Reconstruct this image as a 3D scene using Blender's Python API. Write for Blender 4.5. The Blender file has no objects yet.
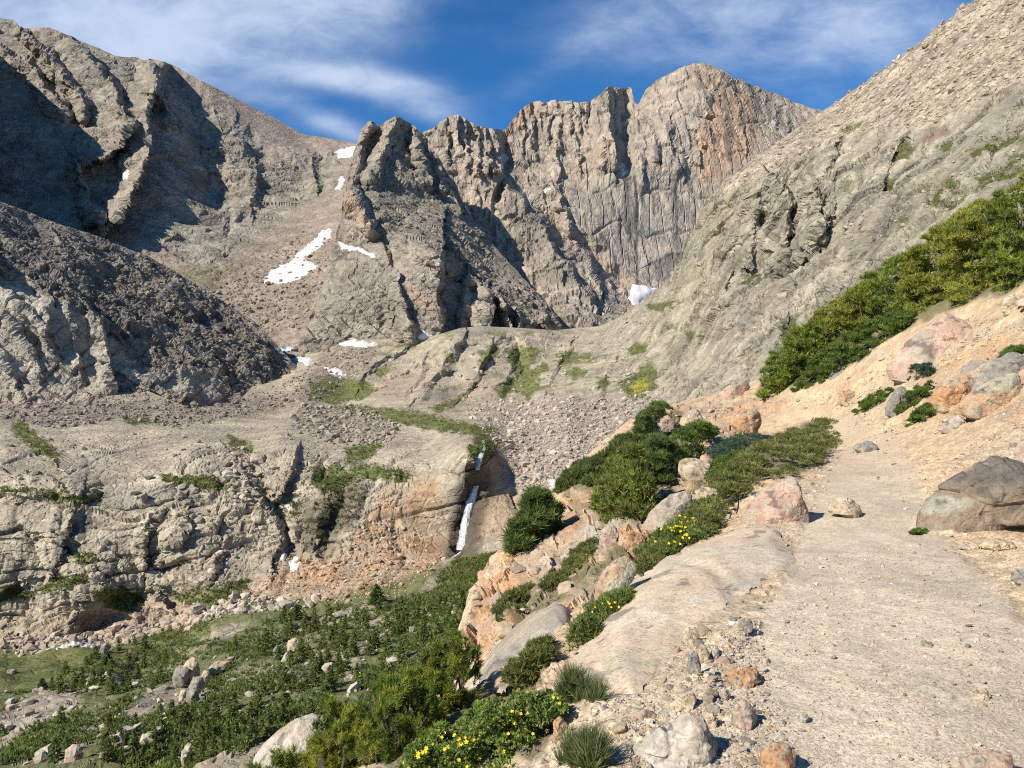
import bpy, math, random
import numpy as np
from mathutils import Vector

# ------------------------------------------------------------------ camera, sky, sun, exposure
SC = bpy.context.scene
COL = SC.collection
F, CX, CY, EYE = 773.0, 512.0, 384.0, 1.6      # focal length in pixels, principal point, eye height
cam_d = bpy.data.cameras.new('camera')
cam_d.sensor_fit = 'HORIZONTAL'; cam_d.sensor_width = 36.0
cam_d.lens = 36.0 * F / 1024.0
cam_d.clip_start = 0.05; cam_d.clip_end = 20000
cam = bpy.data.objects.new('camera', cam_d); COL.objects.link(cam)
cam.location = (0, 0, EYE); cam.rotation_euler = (math.radians(90), 0, 0)
SC.camera = cam
SC.cycles.use_denoising = False; SC.cycles.filter_width = 1.1

SUN_EL, SUN_BACK = 38.0, 36.0                   # sun from the left, a little behind the camera
ce, se = math.cos(math.radians(SUN_EL)), math.sin(math.radians(SUN_EL))
LDIR = Vector((-ce*math.cos(math.radians(SUN_BACK)), -ce*math.sin(math.radians(SUN_BACK)), se))
sl = bpy.data.lights.new('sun', 'SUN'); sl.energy = 5.0; sl.angle = math.radians(0.5); sl.color = (1.0, 0.92, 0.79)
so = bpy.data.objects.new('sun', sl); COL.objects.link(so)
so.rotation_euler = LDIR.to_track_quat('Z', 'Y').to_euler(); so.location = (-30, -10, 40)

world = bpy.data.worlds.new('World'); SC.world = world; world.use_nodes = True
SC.view_settings.view_transform = 'Standard'; SC.view_settings.look = 'None'
SC.view_settings.exposure = 0.54; SC.view_settings.gamma = 1.0; SC.view_settings.use_curve_mapping = False


class NB:
    """small node-tree helper"""
    def __init__(s, tree): s.t = tree; s.n = tree.nodes; s.l = tree.links
    def new(s, typ, **kw):
        n = s.n.new(typ)
        for k, v in kw.items():
            if k.startswith('i_'):
                key = k[2:]; n.inputs[int(key) if key.isdigit() else key].default_value = v
            else: setattr(n, k, v)
        return n
    def link(s, a, b): s.l.new(a, b)
    def val(s, x, inp):
        if isinstance(x, (int, float)): inp.default_value = x
        else: s.link(x, inp)
    def math(s, op, a, b=0.0, clamp=False):
        n = s.new('ShaderNodeMath', operation=op); n.use_clamp = clamp
        s.val(a, n.inputs[0]); s.val(b, n.inputs[1]); return n.outputs[0]
    def mixc(s, fac, a, b, blend='MIX'):
        n = s.new('ShaderNodeMix', data_type='RGBA', blend_type=blend)
        s.val(fac, n.inputs[0])
        for x, i in ((a, n.inputs[6]), (b, n.inputs[7])):
            if isinstance(x, (tuple, list)): i.default_value = tuple(x)[:3] + (1,)
            else: s.link(x, i)
        return n.outputs[2]
    def maprange(s, x, a, b, c, d, smooth=False):
        n = s.new('ShaderNodeMapRange'); n.interpolation_type = 'SMOOTHSTEP' if smooth else 'LINEAR'
        s.link(x, n.inputs[0])
        for k, v in enumerate((a, b, c, d)): n.inputs[k+1].default_value = v
        return n.outputs[0]
    def noise(s, vec, scale, detail=4, rough=0.55, dist=0.0):
        n = s.new('ShaderNodeTexNoise'); n.inputs['Scale'].default_value = scale
        n.inputs['Detail'].default_value = detail; n.inputs['Roughness'].default_value = rough
        n.inputs['Distortion'].default_value = dist
        if vec is not None: s.link(vec, n.inputs['Vector'])
        return n.outputs['Fac']


def make_sky():
    nt = world.node_tree; nt.nodes.clear(); b = NB(nt)
    sky = b.new('ShaderNodeTexSky', sky_type='NISHITA')
    sky.sun_disc = False; sky.sun_elevation = math.radians(SUN_EL)
    sky.sun_rotation = math.atan2(LDIR.x, LDIR.y)
    sky.altitude = 3600; sky.air_density = 1.0; sky.dust_density = 0.3; sky.ozone_density = 3.0
    tc = b.new('ShaderNodeTexCoord'); sep = b.new('ShaderNodeSeparateXYZ'); b.link(tc.outputs['Generated'], sep.inputs[0])
    y = b.math('MAXIMUM', sep.outputs[1], 0.15)
    u = b.math('DIVIDE', sep.outputs[0], y); v = b.math('DIVIDE', sep.outputs[2], y)
    uv = b.new('ShaderNodeCombineXYZ'); b.link(u, uv.inputs[0]); b.link(v, uv.inputs[1])
    mp = b.new('ShaderNodeMapping'); mp.inputs['Rotation'].default_value = (0, 0, math.radians(14)); mp.inputs['Scale'].default_value = (1.0, 2.1, 1)
    b.link(uv.outputs[0], mp.inputs[0])
    n1 = b.noise(mp.outputs[0], 4.2, 9, 0.58, 0.35)
    n2 = b.noise(mp.outputs[0], 15.0, 7, 0.65, 0.5)
    tot = None
    def lobe(px, py, sx, sy, ang, w):
        cu, cv = (px-CX)/F, (CY-py)/F; ca, sa = math.cos(math.radians(ang)), math.sin(math.radians(ang))
        du = b.math('SUBTRACT', u, cu); dv = b.math('SUBTRACT', v, cv)
        a = b.math('ADD', b.math('MULTIPLY', du, ca*F/sx), b.math('MULTIPLY', dv, sa*F/sx))
        c = b.math('ADD', b.math('MULTIPLY', du, -sa*F/sy), b.math('MULTIPLY', dv, ca*F/sy))
        r = b.math('ADD', b.math('MULTIPLY', a, a), b.math('MULTIPLY', c, c))
        return b.math('MULTIPLY', b.math('EXPONENT', b.math('MULTIPLY', r, -1.0)), w)
    for L in SKY_LOBES:
        x = lobe(*L); tot = x if tot is None else b.math('ADD', tot, x)
    g = b.math('ADD', b.maprange(n1, 0.25, 0.75, -0.5, 0.5), b.maprange(n2, 0.25, 0.75, -0.22, 0.22))
    f = b.math('ADD', tot, b.math('MULTIPLY', g, b.math('MINIMUM', b.math('ADD', tot, 0.12), 0.75)))
    f = b.maprange(f, 0.02, 1.1, 0.0, 0.95, True)
    hs = b.new('ShaderNodeHueSaturation'); hs.inputs['Saturation'].default_value = SKY_SAT; hs.inputs['Value'].default_value = SKY_VALUE
    b.link(sky.outputs[0], hs.inputs['Color'])
    c = b.mixc(f, hs.outputs[0], SKY_CLOUD)
    bg = b.new('ShaderNodeBackground'); bg.inputs[1].default_value = 0.10
    b.link(c, bg.inputs[0]); out = b.new('ShaderNodeOutputWorld'); b.link(bg.outputs[0], out.inputs[0])

SKY_CLOUD = (4.2, 5.0, 6.4)
SKY_VALUE = 1.12
SKY_SAT = 1.28
SKY_LOBES = [(290, 0, 150, 52, 4, 0.80), (60, 20, 170, 60, -10, 0.72), (180, 70, 130, 50, -30, 0.34),
             (355, 80, 90, 15, -8, 0.62), (420, 96, 60, 17, -26, 0.34), (335, 126, 60, 13, -24, 0.5), (420, 112, 50, 12, -12, 0.25),
             (660, 10, 120, 55, 12, 0.34), (800, 30, 140, 60, 5, 0.40), (560, 60, 70, 16, 32, 0.22), (900, 10, 130, 110, 10, 0.35)]
make_sky()

# ------------------------------------------------------------------ noise on arrays
_r = np.random.RandomState(7)
PERM = np.tile(_r.permutation(256), 2).astype(np.int32)
GR = _r.normal(size=(256, 3)); GR /= np.linalg.norm(GR, axis=1)[:, None]
R1 = _r.uniform(-1, 1, 256); R2 = _r.uniform(0, 1, 256); R3 = _r.uniform(-.5, .5, (256, 3)); RG = _r.normal(size=(256, 3))*0.6

def _hash(i, j, k): return PERM[(PERM[(PERM[i & 255] + j) & 255] + k) & 255]

def pnoise(P, seed=0):
    P = np.asarray(P, float) + seed*17.31
    sh = P.shape[:-1]; P = P.reshape(-1, 3)
    i = np.floor(P).astype(np.int32); f = P - i; u = f*f*f*(f*(f*6-15)+10); o = np.zeros(len(P))
    for a in (0, 1):
        wa = u[:, 0] if a else 1-u[:, 0]
        for b in (0, 1):
            wb = wa*(u[:, 1] if b else 1-u[:, 1])
            for c in (0, 1):
                g = GR[_hash(i[:, 0]+a, i[:, 1]+b, i[:, 2]+c)]
                d = g[:, 0]*(f[:, 0]-a) + g[:, 1]*(f[:, 1]-b) + g[:, 2]*(f[:, 2]-c)
                o += d*wb*(u[:, 2] if c else 1-u[:, 2])
    return (o*1.7).reshape(sh)

def fbm(P, octv=4, seed=0, gain=0.5):
    P = np.asarray(P, float); o = 0; a = 1.0; t = 0
    for k in range(octv):
        o = o + a*pnoise(P*(2.03**k), seed+k*3.7); t += a; a *= gain
    return o/t*1.5

def cells(P, seed=0):
    P = np.asarray(P, float) + seed*11.7
    sh = P.shape[:-1]; P = P.reshape(-1, 3)
    b = np.floor(P-0.5).astype(np.int32); n = len(P)
    f1 = np.full(n, 1e9); f2 = np.full(n, 1e9); hid = np.zeros(n, np.int32); cen = np.zeros((n, 3))
    for a in (0, 1):
        for bb in (0, 1):
            for c in (0, 1):
                q = b + np.array((a, bb, c), np.int32); h = _hash(q[:, 0], q[:, 1], q[:, 2])
                ctr = q + 0.5 + R3[h]*0.85
                d = ((P-ctr)**2).sum(1)
                m = d < f1
                f2 = np.where(m, f1, np.minimum(f2, d)); f1 = np.where(m, d, f1)
                hid = np.where(m, h, hid); cen[m] = ctr[m]
    dp = P-cen
    return np.sqrt(f1).reshape(sh), np.sqrt(f2).reshape(sh), hid.reshape(sh), dp.reshape(sh+(3,))

def facets(P, seed=0, tilt=0.8, off=0.5):
    f1, f2, h, dp = cells(P, seed)
    c = sstep(0.0, 0.17, f2-f1)
    return (off*R1[h] + tilt*(RG[h]*dp).sum(-1))*c, c, h

def blocks(P, seed=0, tilt=0.5, off=0.5, warp=0.22):
    """jointed rock: straight-edged blocks bounded by three joint sets, courses staggered"""
    P = np.asarray(P, float)+seed*13.7; Q = P+warp*np.stack([fbm(P*0.45, 2, seed+1), fbm(P*0.45, 2, seed+5), fbm(P*0.45, 2, seed+9)], -1)
    k2 = np.floor(Q[..., 2]).astype(np.int32); x = Q[..., 0]+R1[PERM[k2 & 255]]
    k0 = np.floor(x).astype(np.int32); y = Q[..., 1]+R1[PERM[(PERM[k0 & 255]+k2) & 255]]; k1 = np.floor(y).astype(np.int32)
    h = _hash(k0, k1, k2); dp = np.stack([x-k0, y-k1, Q[..., 2]-k2], -1)-0.5
    e = 0.5-np.abs(dp[..., [0, 2]]).max(-1); c = sstep(0.0, 0.07, e)
    return off*R1[h]+tilt*(RG[h]*dp).sum(-1), c, h

def terrace(x, n, w=0.3):
    y = x*n; f = np.floor(y); return (f+sstep(0.5-w, 0.5+w, y-f))/n

def sstep(a, b, x):
    t = np.clip((x-a)/(b-a), 0, 1); return t*t*(3-2*t)

def tps(pts, vals, lam=1e-6):
    X = np.asarray(pts, float); n = len(X)
    def K(A, B):
        r2 = ((A[:, None, :]-B[None])**2).sum(-1); return 0.5*r2*np.log(r2+1e-12)
    A = np.zeros((n+3, n+3)); A[:n, :n] = K(X, X) + lam*np.eye(n); A[:n, n] = 1; A[:n, n+1:] = X; A[n, :n] = 1; A[n+1:, :n] = X.T
    w = np.linalg.solve(A, np.concatenate([vals, np.zeros(3)]))
    def ev(Q):
        sh = Q.shape[:-1]; Q = Q.reshape(-1, 2); o = np.empty(len(Q))
        for s in range(0, len(Q), 20000):
            q = Q[s:s+20000]; o[s:s+20000] = K(q, X)@w[:n] + w[n] + q@w[n+1:]
        return o.reshape(sh)
    return ev

def seg_dist(PX, PY, pts):
    """distance to a polyline and the side (+1 = right of it when it runs downwards)"""
    best = np.full(PX.shape, 1e9); side = np.zeros(PX.shape)
    for (x0, y0), (x1, y1) in zip(pts[:-1], pts[1:]):
        tx, ty = x1-x0, y1-y0; L2 = tx*tx+ty*ty+1e-9
        t = np.clip(((PX-x0)*tx+(PY-y0)*ty)/L2, 0, 1)
        ox, oy = PX-(x0+t*tx), PY-(y0+t*ty); d = np.hypot(ox, oy); m = d < best
        best = np.where(m, d, best); side = np.where(m, np.where(tx*oy-ty*ox < 0, 1, -1), side)
    return best, side

def poly_sd(PX, PY, poly):
    """signed distance to a polygon, negative inside"""
    p = list(poly); d, _ = seg_dist(PX, PY, p+[p[0]])
    ins = np.zeros(PX.shape, bool)
    for (x0, y0), (x1, y1) in zip(p, p[1:]+[p[0]]):
        c = (y0 > PY) != (y1 > PY)
        ins ^= c & (PX < (x1-x0)*(PY-y0)/((y1-y0) if y1 != y0 else 1e-9)+x0)
    return np.where(ins, -d, d)

def wob(PX, PY, s=14, a=4, seed=0):
    Q = np.stack([PX/s, PY/s, np.full(PX.shape, seed*1.3)], -1)
    return a*fbm(Q, 3, seed)

def pmask(PX, PY, poly, feather=4, w=4, s=14, seed=0):
    return 1-sstep(-feather, feather, poly_sd(PX, PY, poly)+wob(PX, PY, s, w, seed))

def pix(px, py, d):
    px, py, d = np.broadcast_arrays(np.asarray(px, float), np.asarray(py, float), np.asarray(d, float))
    return np.stack([(px-CX)/F*d, d, EYE-(py-CY)/F*d], -1)

def wpix(P):
    return CX+F*P[..., 0]/P[..., 1], CY-F*(P[..., 2]-EYE)/P[..., 1]

# ------------------------------------------------------------------ meshes and tags
def mesh_obj(name, V, faces, mat, parent=None, col=None, smooth=False, loc=None):
    """faces: list of (n,k) int arrays (k = 3 or 4)"""
    if not isinstance(faces, (list, tuple)): faces = [faces]
    faces = [f for f in faces if len(f)]
    me = bpy.data.meshes.new(name); V = np.ascontiguousarray(V, dtype=np.float32)
    me.vertices.add(len(V)); me.vertices.foreach_set('co', V.ravel())
    nl = sum(f.size for f in faces); npoly = sum(len(f) for f in faces)
    me.loops.add(nl); me.loops.foreach_set('vertex_index', np.concatenate([f.ravel() for f in faces]).astype(np.int32))
    st, o = [], 0
    for f in faces:
        st.append(o+np.arange(len(f))*f.shape[1]); o += f.size
    me.polygons.add(npoly); me.polygons.foreach_set('loop_start', np.concatenate(st).astype(np.int32))
    me.update(calc_edges=True)
    me.polygons.foreach_set('use_smooth', np.full(npoly, bool(smooth)))
    if col is not None:
        ca = me.color_attributes.new('Col', 'FLOAT_COLOR', 'POINT')
        c4 = np.ones((len(V), 4), np.float32); c4[:, :3] = np.clip(col, 0, 1); ca.data.foreach_set('color', c4.ravel())
    me.materials.append(mat); me.validate()
    ob = bpy.data.objects.new(name, me); COL.objects.link(ob)
    if parent is not None: ob.parent = parent
    if loc is not None: ob.location = loc
    return ob

def tag(o, label, cat, group=None, kind=None):
    if label: o['label'] = label
    if cat: o['category'] = cat
    if group: o['group'] = group
    if kind: o['kind'] = kind
    return o

def empty(name, loc):
    o = bpy.data.objects.new(name, None); o.empty_display_size = 0.2; COL.objects.link(o); o.location = loc; return o

def gridfaces(n, m):
    a = np.arange(n*m).reshape(n, m)
    return np.stack([a[:-1, :-1].ravel(), a[:-1, 1:].ravel(), a[1:, 1:].ravel(), a[1:, :-1].ravel()], 1)

def grid_normals(P):
    du = np.gradient(P, axis=1); dv = np.gradient(P, axis=0); n = np.cross(du, dv)
    n /= np.linalg.norm(n, axis=-1, keepdims=True)+1e-12
    s = np.sign((n*(np.array([0, 0, EYE])-P)).sum(-1, keepdims=True)); s[s == 0] = 1
    return n*s

# ------------------------------------------------------------------ materials
def rock_mat(name, s1, s2, bump_scale, bump_dist, bump=0.6, lo=0.72, hi=1.25, speck=None, aniso=(1, 1, 1), rough=0.92, spot=None):
    m = bpy.data.materials.new(name); m.use_nodes = True; nt = m.node_tree; nt.nodes.clear(); b = NB(nt)
    tc = b.new('ShaderNodeTexCoord'); mp = b.new('ShaderNodeMapping'); mp.inputs['Scale'].default_value = aniso
    b.link(tc.outputs['Object'], mp.inputs[0]); vec = mp.outputs[0]
    at = b.new('ShaderNodeAttribute', attribute_name='Col')
    n1 = b.noise(vec, s1, 6, 0.62, 0.4); n2 = b.noise(vec, s2, 5, 0.65)
    v = b.math('MULTIPLY', b.maprange(n1, 0.25, 0.75, lo, hi), b.maprange(n2, 0.25, 0.75, lo*0.98, hi))
    col = b.mixc(1.0, at.outputs['Color'], v, 'MULTIPLY')
    if speck:
        vo = b.new('ShaderNodeTexVoronoi'); vo.inputs['Scale'].default_value = speck[0]; b.link(vec, vo.inputs['Vector'])
        sp = b.new('ShaderNodeSeparateColor'); b.link(vo.outputs['Color'], sp.inputs[0])
        col = b.mixc(1.0, col, b.maprange(sp.outputs[0], 0, 1, 1-speck[1], 1+speck[1]), 'MULTIPLY')
        dk = b.maprange(sp.outputs[1], 0.86, 0.95, 0, speck[2])
        col = b.mixc(dk, col, (0.06, 0.055, 0.05))
    if spot:
        n3 = b.noise(vec, spot[0], 5, 0.6, 0.3)
        col = b.mixc(b.maprange(n3, spot[1], spot[1]+0.06, 0, spot[2]), col, spot[3])
    nb = b.noise(vec, bump_scale, 8, 0.68, 0.2)
    vb = b.new('ShaderNodeTexVoronoi', feature='DISTANCE_TO_EDGE'); vb.inputs['Scale'].default_value = bump_scale*0.7; b.link(vec, vb.inputs['Vector'])
    h = b.math('ADD', nb, b.math('MULTIPLY', b.math('MINIMUM', vb.outputs['Distance'], 0.12), 1.6))
    bp = b.new('ShaderNodeBump'); bp.inputs['Strength'].default_value = bump; bp.inputs['Distance'].default_value = bump_dist
    b.link(h, bp.inputs['Height'])
    pr = b.new('ShaderNodeBsdfPrincipled'); pr.inputs['Roughness'].default_value = rough
    pr.inputs['Specular IOR Level'].default_value = 0.15
    b.link(col, pr.inputs['Base Color']); b.link(bp.outputs[0], pr.inputs['Normal'])
    out = b.new('ShaderNodeOutputMaterial'); b.link(pr.outputs[0], out.inputs[0]); return m

def leaf_mat(name, trans=0.25, var=0.25, scale=3.0):
    m = bpy.data.materials.new(name); m.use_nodes = True; nt = m.node_tree; nt.nodes.clear(); b = NB(nt)
    tc = b.new('ShaderNodeTexCoord'); at = b.new('ShaderNodeAttribute', attribute_name='Col')
    n = b.noise(tc.outputs['Object'], scale, 3)
    col = b.mixc(1.0, at.outputs['Color'], b.maprange(n, 0.3, 0.7, 1-var, 1+var), 'MULTIPLY')
    d = b.new('ShaderNodeBsdfPrincipled'); d.inputs['Roughness'].default_value = 0.65; d.inputs['Specular IOR Level'].default_value = 0.2
    b.link(col, d.inputs['Base Color'])
    t = b.new('ShaderNodeBsdfTranslucent'); b.link(col, t.inputs[0])
    mx = b.new('ShaderNodeMixShader'); mx.inputs[0].default_value = trans
    b.link(d.outputs[0], mx.inputs[1]); b.link(t.outputs[0], mx.inputs[2])
    out = b.new('ShaderNodeOutputMaterial'); b.link(mx.outputs[0], out.inputs[0]); return m

def plain_mat(name, col, rough=0.8, scale=6.0, var=0.2, bump=0.0, sss=0.0):
    m = bpy.data.materials.new(name); m.use_nodes = True; nt = m.node_tree; nt.nodes.clear(); b = NB(nt)
    tc = b.new('ShaderNodeTexCoord'); n = b.noise(tc.outputs['Object'], scale, 6, 0.6)
    c = b.mixc(1.0, col, b.maprange(n, 0.3, 0.7, 1-var, 1+var), 'MULTIPLY')
    d = b.new('ShaderNodeBsdfPrincipled'); d.inputs['Roughness'].default_value = rough; d.inputs['Specular IOR Level'].default_value = 0.2
    b.link(c, d.inputs['Base Color'])
    if bump:
        bp = b.new('ShaderNodeBump'); bp.inputs['Distance'].default_value = bump; bp.inputs['Strength'].default_value = 0.6
        b.link(n, bp.inputs['Height']); b.link(bp.outputs[0], d.inputs['Normal'])
    out = b.new('ShaderNodeOutputMaterial'); b.link(d.outputs[0], out.inputs[0]); return m

M_FAR = rock_mat('far_granite', 0.02, 0.14, 0.11, 6.0, 0.85, 0.70, 1.28, aniso=(1, 1, 0.35))
M_STRATA = rock_mat('layered_granite', 0.02, 0.14, 0.11, 6.0, 0.85, 0.70, 1.28, aniso=(0.8, 0.8, 1.3))
M_MID = rock_mat('slab_granite', 0.05, 0.45, 0.30, 2.2, 0.8, 0.70, 1.26)
M_SIDE = rock_mat('hillside_granite', 0.045, 0.4, 0.26, 2.6, 0.8, 0.70, 1.26)
M_GROUND = rock_mat('sandy_ground', 1.3, 14.0, 26.0, 0.02, 0.7, 0.82, 1.18, speck=(55.0, 0.22, 0.45))
M_PATH = rock_mat('path_gravel', 0.9, 22.0, 50.0, 0.008, 0.7, 0.88, 1.12, speck=(85.0, 0.20, 0.4))
M_BOULDER = rock_mat('boulder_granite', 1.6, 9.0, 16.0, 0.03, 0.7, 0.74, 1.24, speck=(60.0, 0.14, 0.3), spot=(3.2, 0.62, 0.75, (0.07, 0.068, 0.062)))
M_SLAB = rock_mat('slab_beside_path', 1.4, 11.0, 45.0, 0.006, 0.6, 0.82, 1.18, speck=(70.0, 0.16, 0.4), spot=(4.0, 0.63, 0.6, (0.09, 0.08, 0.07)))
M_STONE = rock_mat('stone_granite', 6.0, 30.0, 50.0, 0.008, 0.7, 0.8, 1.2, speck=(140.0, 0.15, 0.3))
M_RUBBLE = rock_mat('rubble_granite', 0.3, 1.5, 1.2, 0.2, 0.6, 0.82, 1.18)
M_SNOW = plain_mat('old_snow', (0.58, 0.565, 0.55), 0.7, 0.35, 0.22, 1.0)
M_NEEDLE = leaf_mat('conifer_needles', 0.45, 0.25, 2.0)
M_LEAF = leaf_mat('shrub_leaves', 0.42, 0.22, 3.0)
M_SCRUB = leaf_mat('scrub_leaves', 0.42, 0.3, 0.25)
M_BARK = plain_mat('bark', (0.14, 0.11, 0.09), 0.9, 20, 0.3, 0.01)
M_DEAD = plain_mat('bleached_wood', (0.42, 0.38, 0.34), 0.85, 20, 0.2, 0.01)
M_PETAL = plain_mat('yellow_petals', (0.78, 0.62, 0.03), 0.6, 20, 0.1)

# ------------------------------------------------------------------ relief sheets: landforms rebuilt from traced ridges and distances
class Sheet:
    def __init__(s, x0, x1, step, rows, top, bottom, ctrl):
        s.x = np.arange(x0, x1+step, step); s.x0, s.step = x0, step
        t = np.interp(s.x, [p[0] for p in top], [p[1] for p in top])
        bo = np.interp(s.x, [p[0] for p in bottom], [p[1] for p in bottom])
        s.t = np.minimum(t, bo-2); s.b = bo
        v = np.linspace(0, 1, rows)[:, None]
        s.PX = np.broadcast_to(s.x, (rows, len(s.x))).copy(); s.PY = bo*(1-v)+s.t*v
        ev = tps([(a/100., c/100.) for a, c, _ in ctrl], np.log([d for _, _, d in ctrl]))
        s.D = np.exp(ev(np.stack([s.PX/100., s.PY/100.], -1)))
        s.rows = rows
        s.WX = s.PX+wob(s.PX, s.PY, 22, 5, 3)+wob(s.PX, s.PY, 7, 1.6, 5); s.WY = s.PY+wob(s.PX, s.PY, 22, 5, 9)
    def ridge(s, pts, amp, wl, wr, pw=1.0, warp=1.0):
        X = s.PX+(s.WX-s.PX)*warp; Y = s.PY+(s.WY-s.PY)*warp
        d, side = seg_dist(X, Y, pts)
        w = np.where(side > 0, wr, wl)
        s.D -= amp*np.clip(1-d/w, 0, 1)**pw
    def finish(s):
        s.P = pix(s.PX, s.PY, s.D); s.N = grid_normals(s.P)
        a = np.linalg.norm(np.gradient(s.P, axis=0), axis=-1); b = np.linalg.norm(np.gradient(s.P, axis=1), axis=-1)
        s.sp = np.maximum(a, b)
    def att(s, size): return sstep(1.1, 3.0, size/s.sp)
    def blocks(s, P, A, seed, tilt=0.5, off=0.5):
        A = np.array(A, float); f, c, h = blocks(P/A, seed, tilt, off); w = s.att(A.min()*0.62); return f*w, 1-(1-c)*w, h
    def facets(s, P, A, seed, tilt=0.8, off=0.5):
        A = np.array(A, float); f, c, h = facets(P/A, seed, tilt, off); w = s.att(A.min()); return f*w, 1-(1-c)*w, h
    def displace(s, h): s.P = s.P+s.N*h[..., None]
    def at(s, px, py):
        i = np.clip((px-s.x0)/s.step, 0, len(s.x)-1.001); i0 = i.astype(int); fi = i-i0
        t = s.t[i0]*(1-fi)+s.t[i0+1]*fi; b = s.b[i0]*(1-fi)+s.b[i0+1]*fi
        j = np.clip((py-b)/(t-b), 0, 1)*(s.rows-1); j = np.clip(j, 0, s.rows-1.001); j0 = j.astype(int); fj = j-j0
        def g(A):
            return (A[j0, i0]*((1-fi)*(1-fj))[..., None]+A[j0, i0+1]*(fi*(1-fj))[..., None]
                    + A[j0+1, i0]*((1-fi)*fj)[..., None]+A[j0+1, i0+1]*(fi*fj)[..., None])
        n = g(s.N); n /= np.linalg.norm(n, axis=-1, keepdims=True)+1e-9
        return g(s.P), n
    def build(s, name, mat, col, back=600, smooth=False, slope=0.8, nb=14):
        P = s.P; tp = P[-1]
        hd = tp*np.array([1, 1, 0.]); hd /= np.linalg.norm(hd, axis=1)[:, None]
        ext = []
        for k in range(1, nb+1):
            q = back*(k/nb)**1.7
            e = tp+hd*q; e[:, 2] -= q*slope + 0.12*q*fbm(e/120., 3, 4); ext.append(e)
        P = np.concatenate([P, np.array(ext)], 0); C = np.concatenate([col, np.repeat(col[-1:], nb, 0)], 0)
        n, m = P.shape[:2]
        o = mesh_obj(name, P.reshape(-1, 3), gridfaces(n, m), mat, col=C.reshape(-1, 3), smooth=smooth)
        return o

def lerp(a, b, t): return a+(np.asarray(b)-a)*t[..., None]
def flat(c, sh): return np.broadcast_to(np.array(c, float), sh+(3,)).copy()

GREEN = (0.055, 0.085, 0.022); GREEN2 = (0.10, 0.115, 0.035)


# ---- ground far below everything, out to the horizon
gx = np.linspace(-9000, 9000, 40); gy = np.linspace(-3000, 15000, 40)
GP = np.stack(np.meshgrid(gx, gy), -1); GP = np.concatenate([GP, np.full(GP.shape[:2]+(1,), -330.)], -1)
GP[..., 2] += 40*fbm(GP/900., 3, 2)
g = mesh_obj('ground', GP.reshape(-1, 3), gridfaces(40, 40), M_STRATA, col=np.tile((0.2, 0.19, 0.16), (1600, 1)))
g['kind'] = 'structure'

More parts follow.
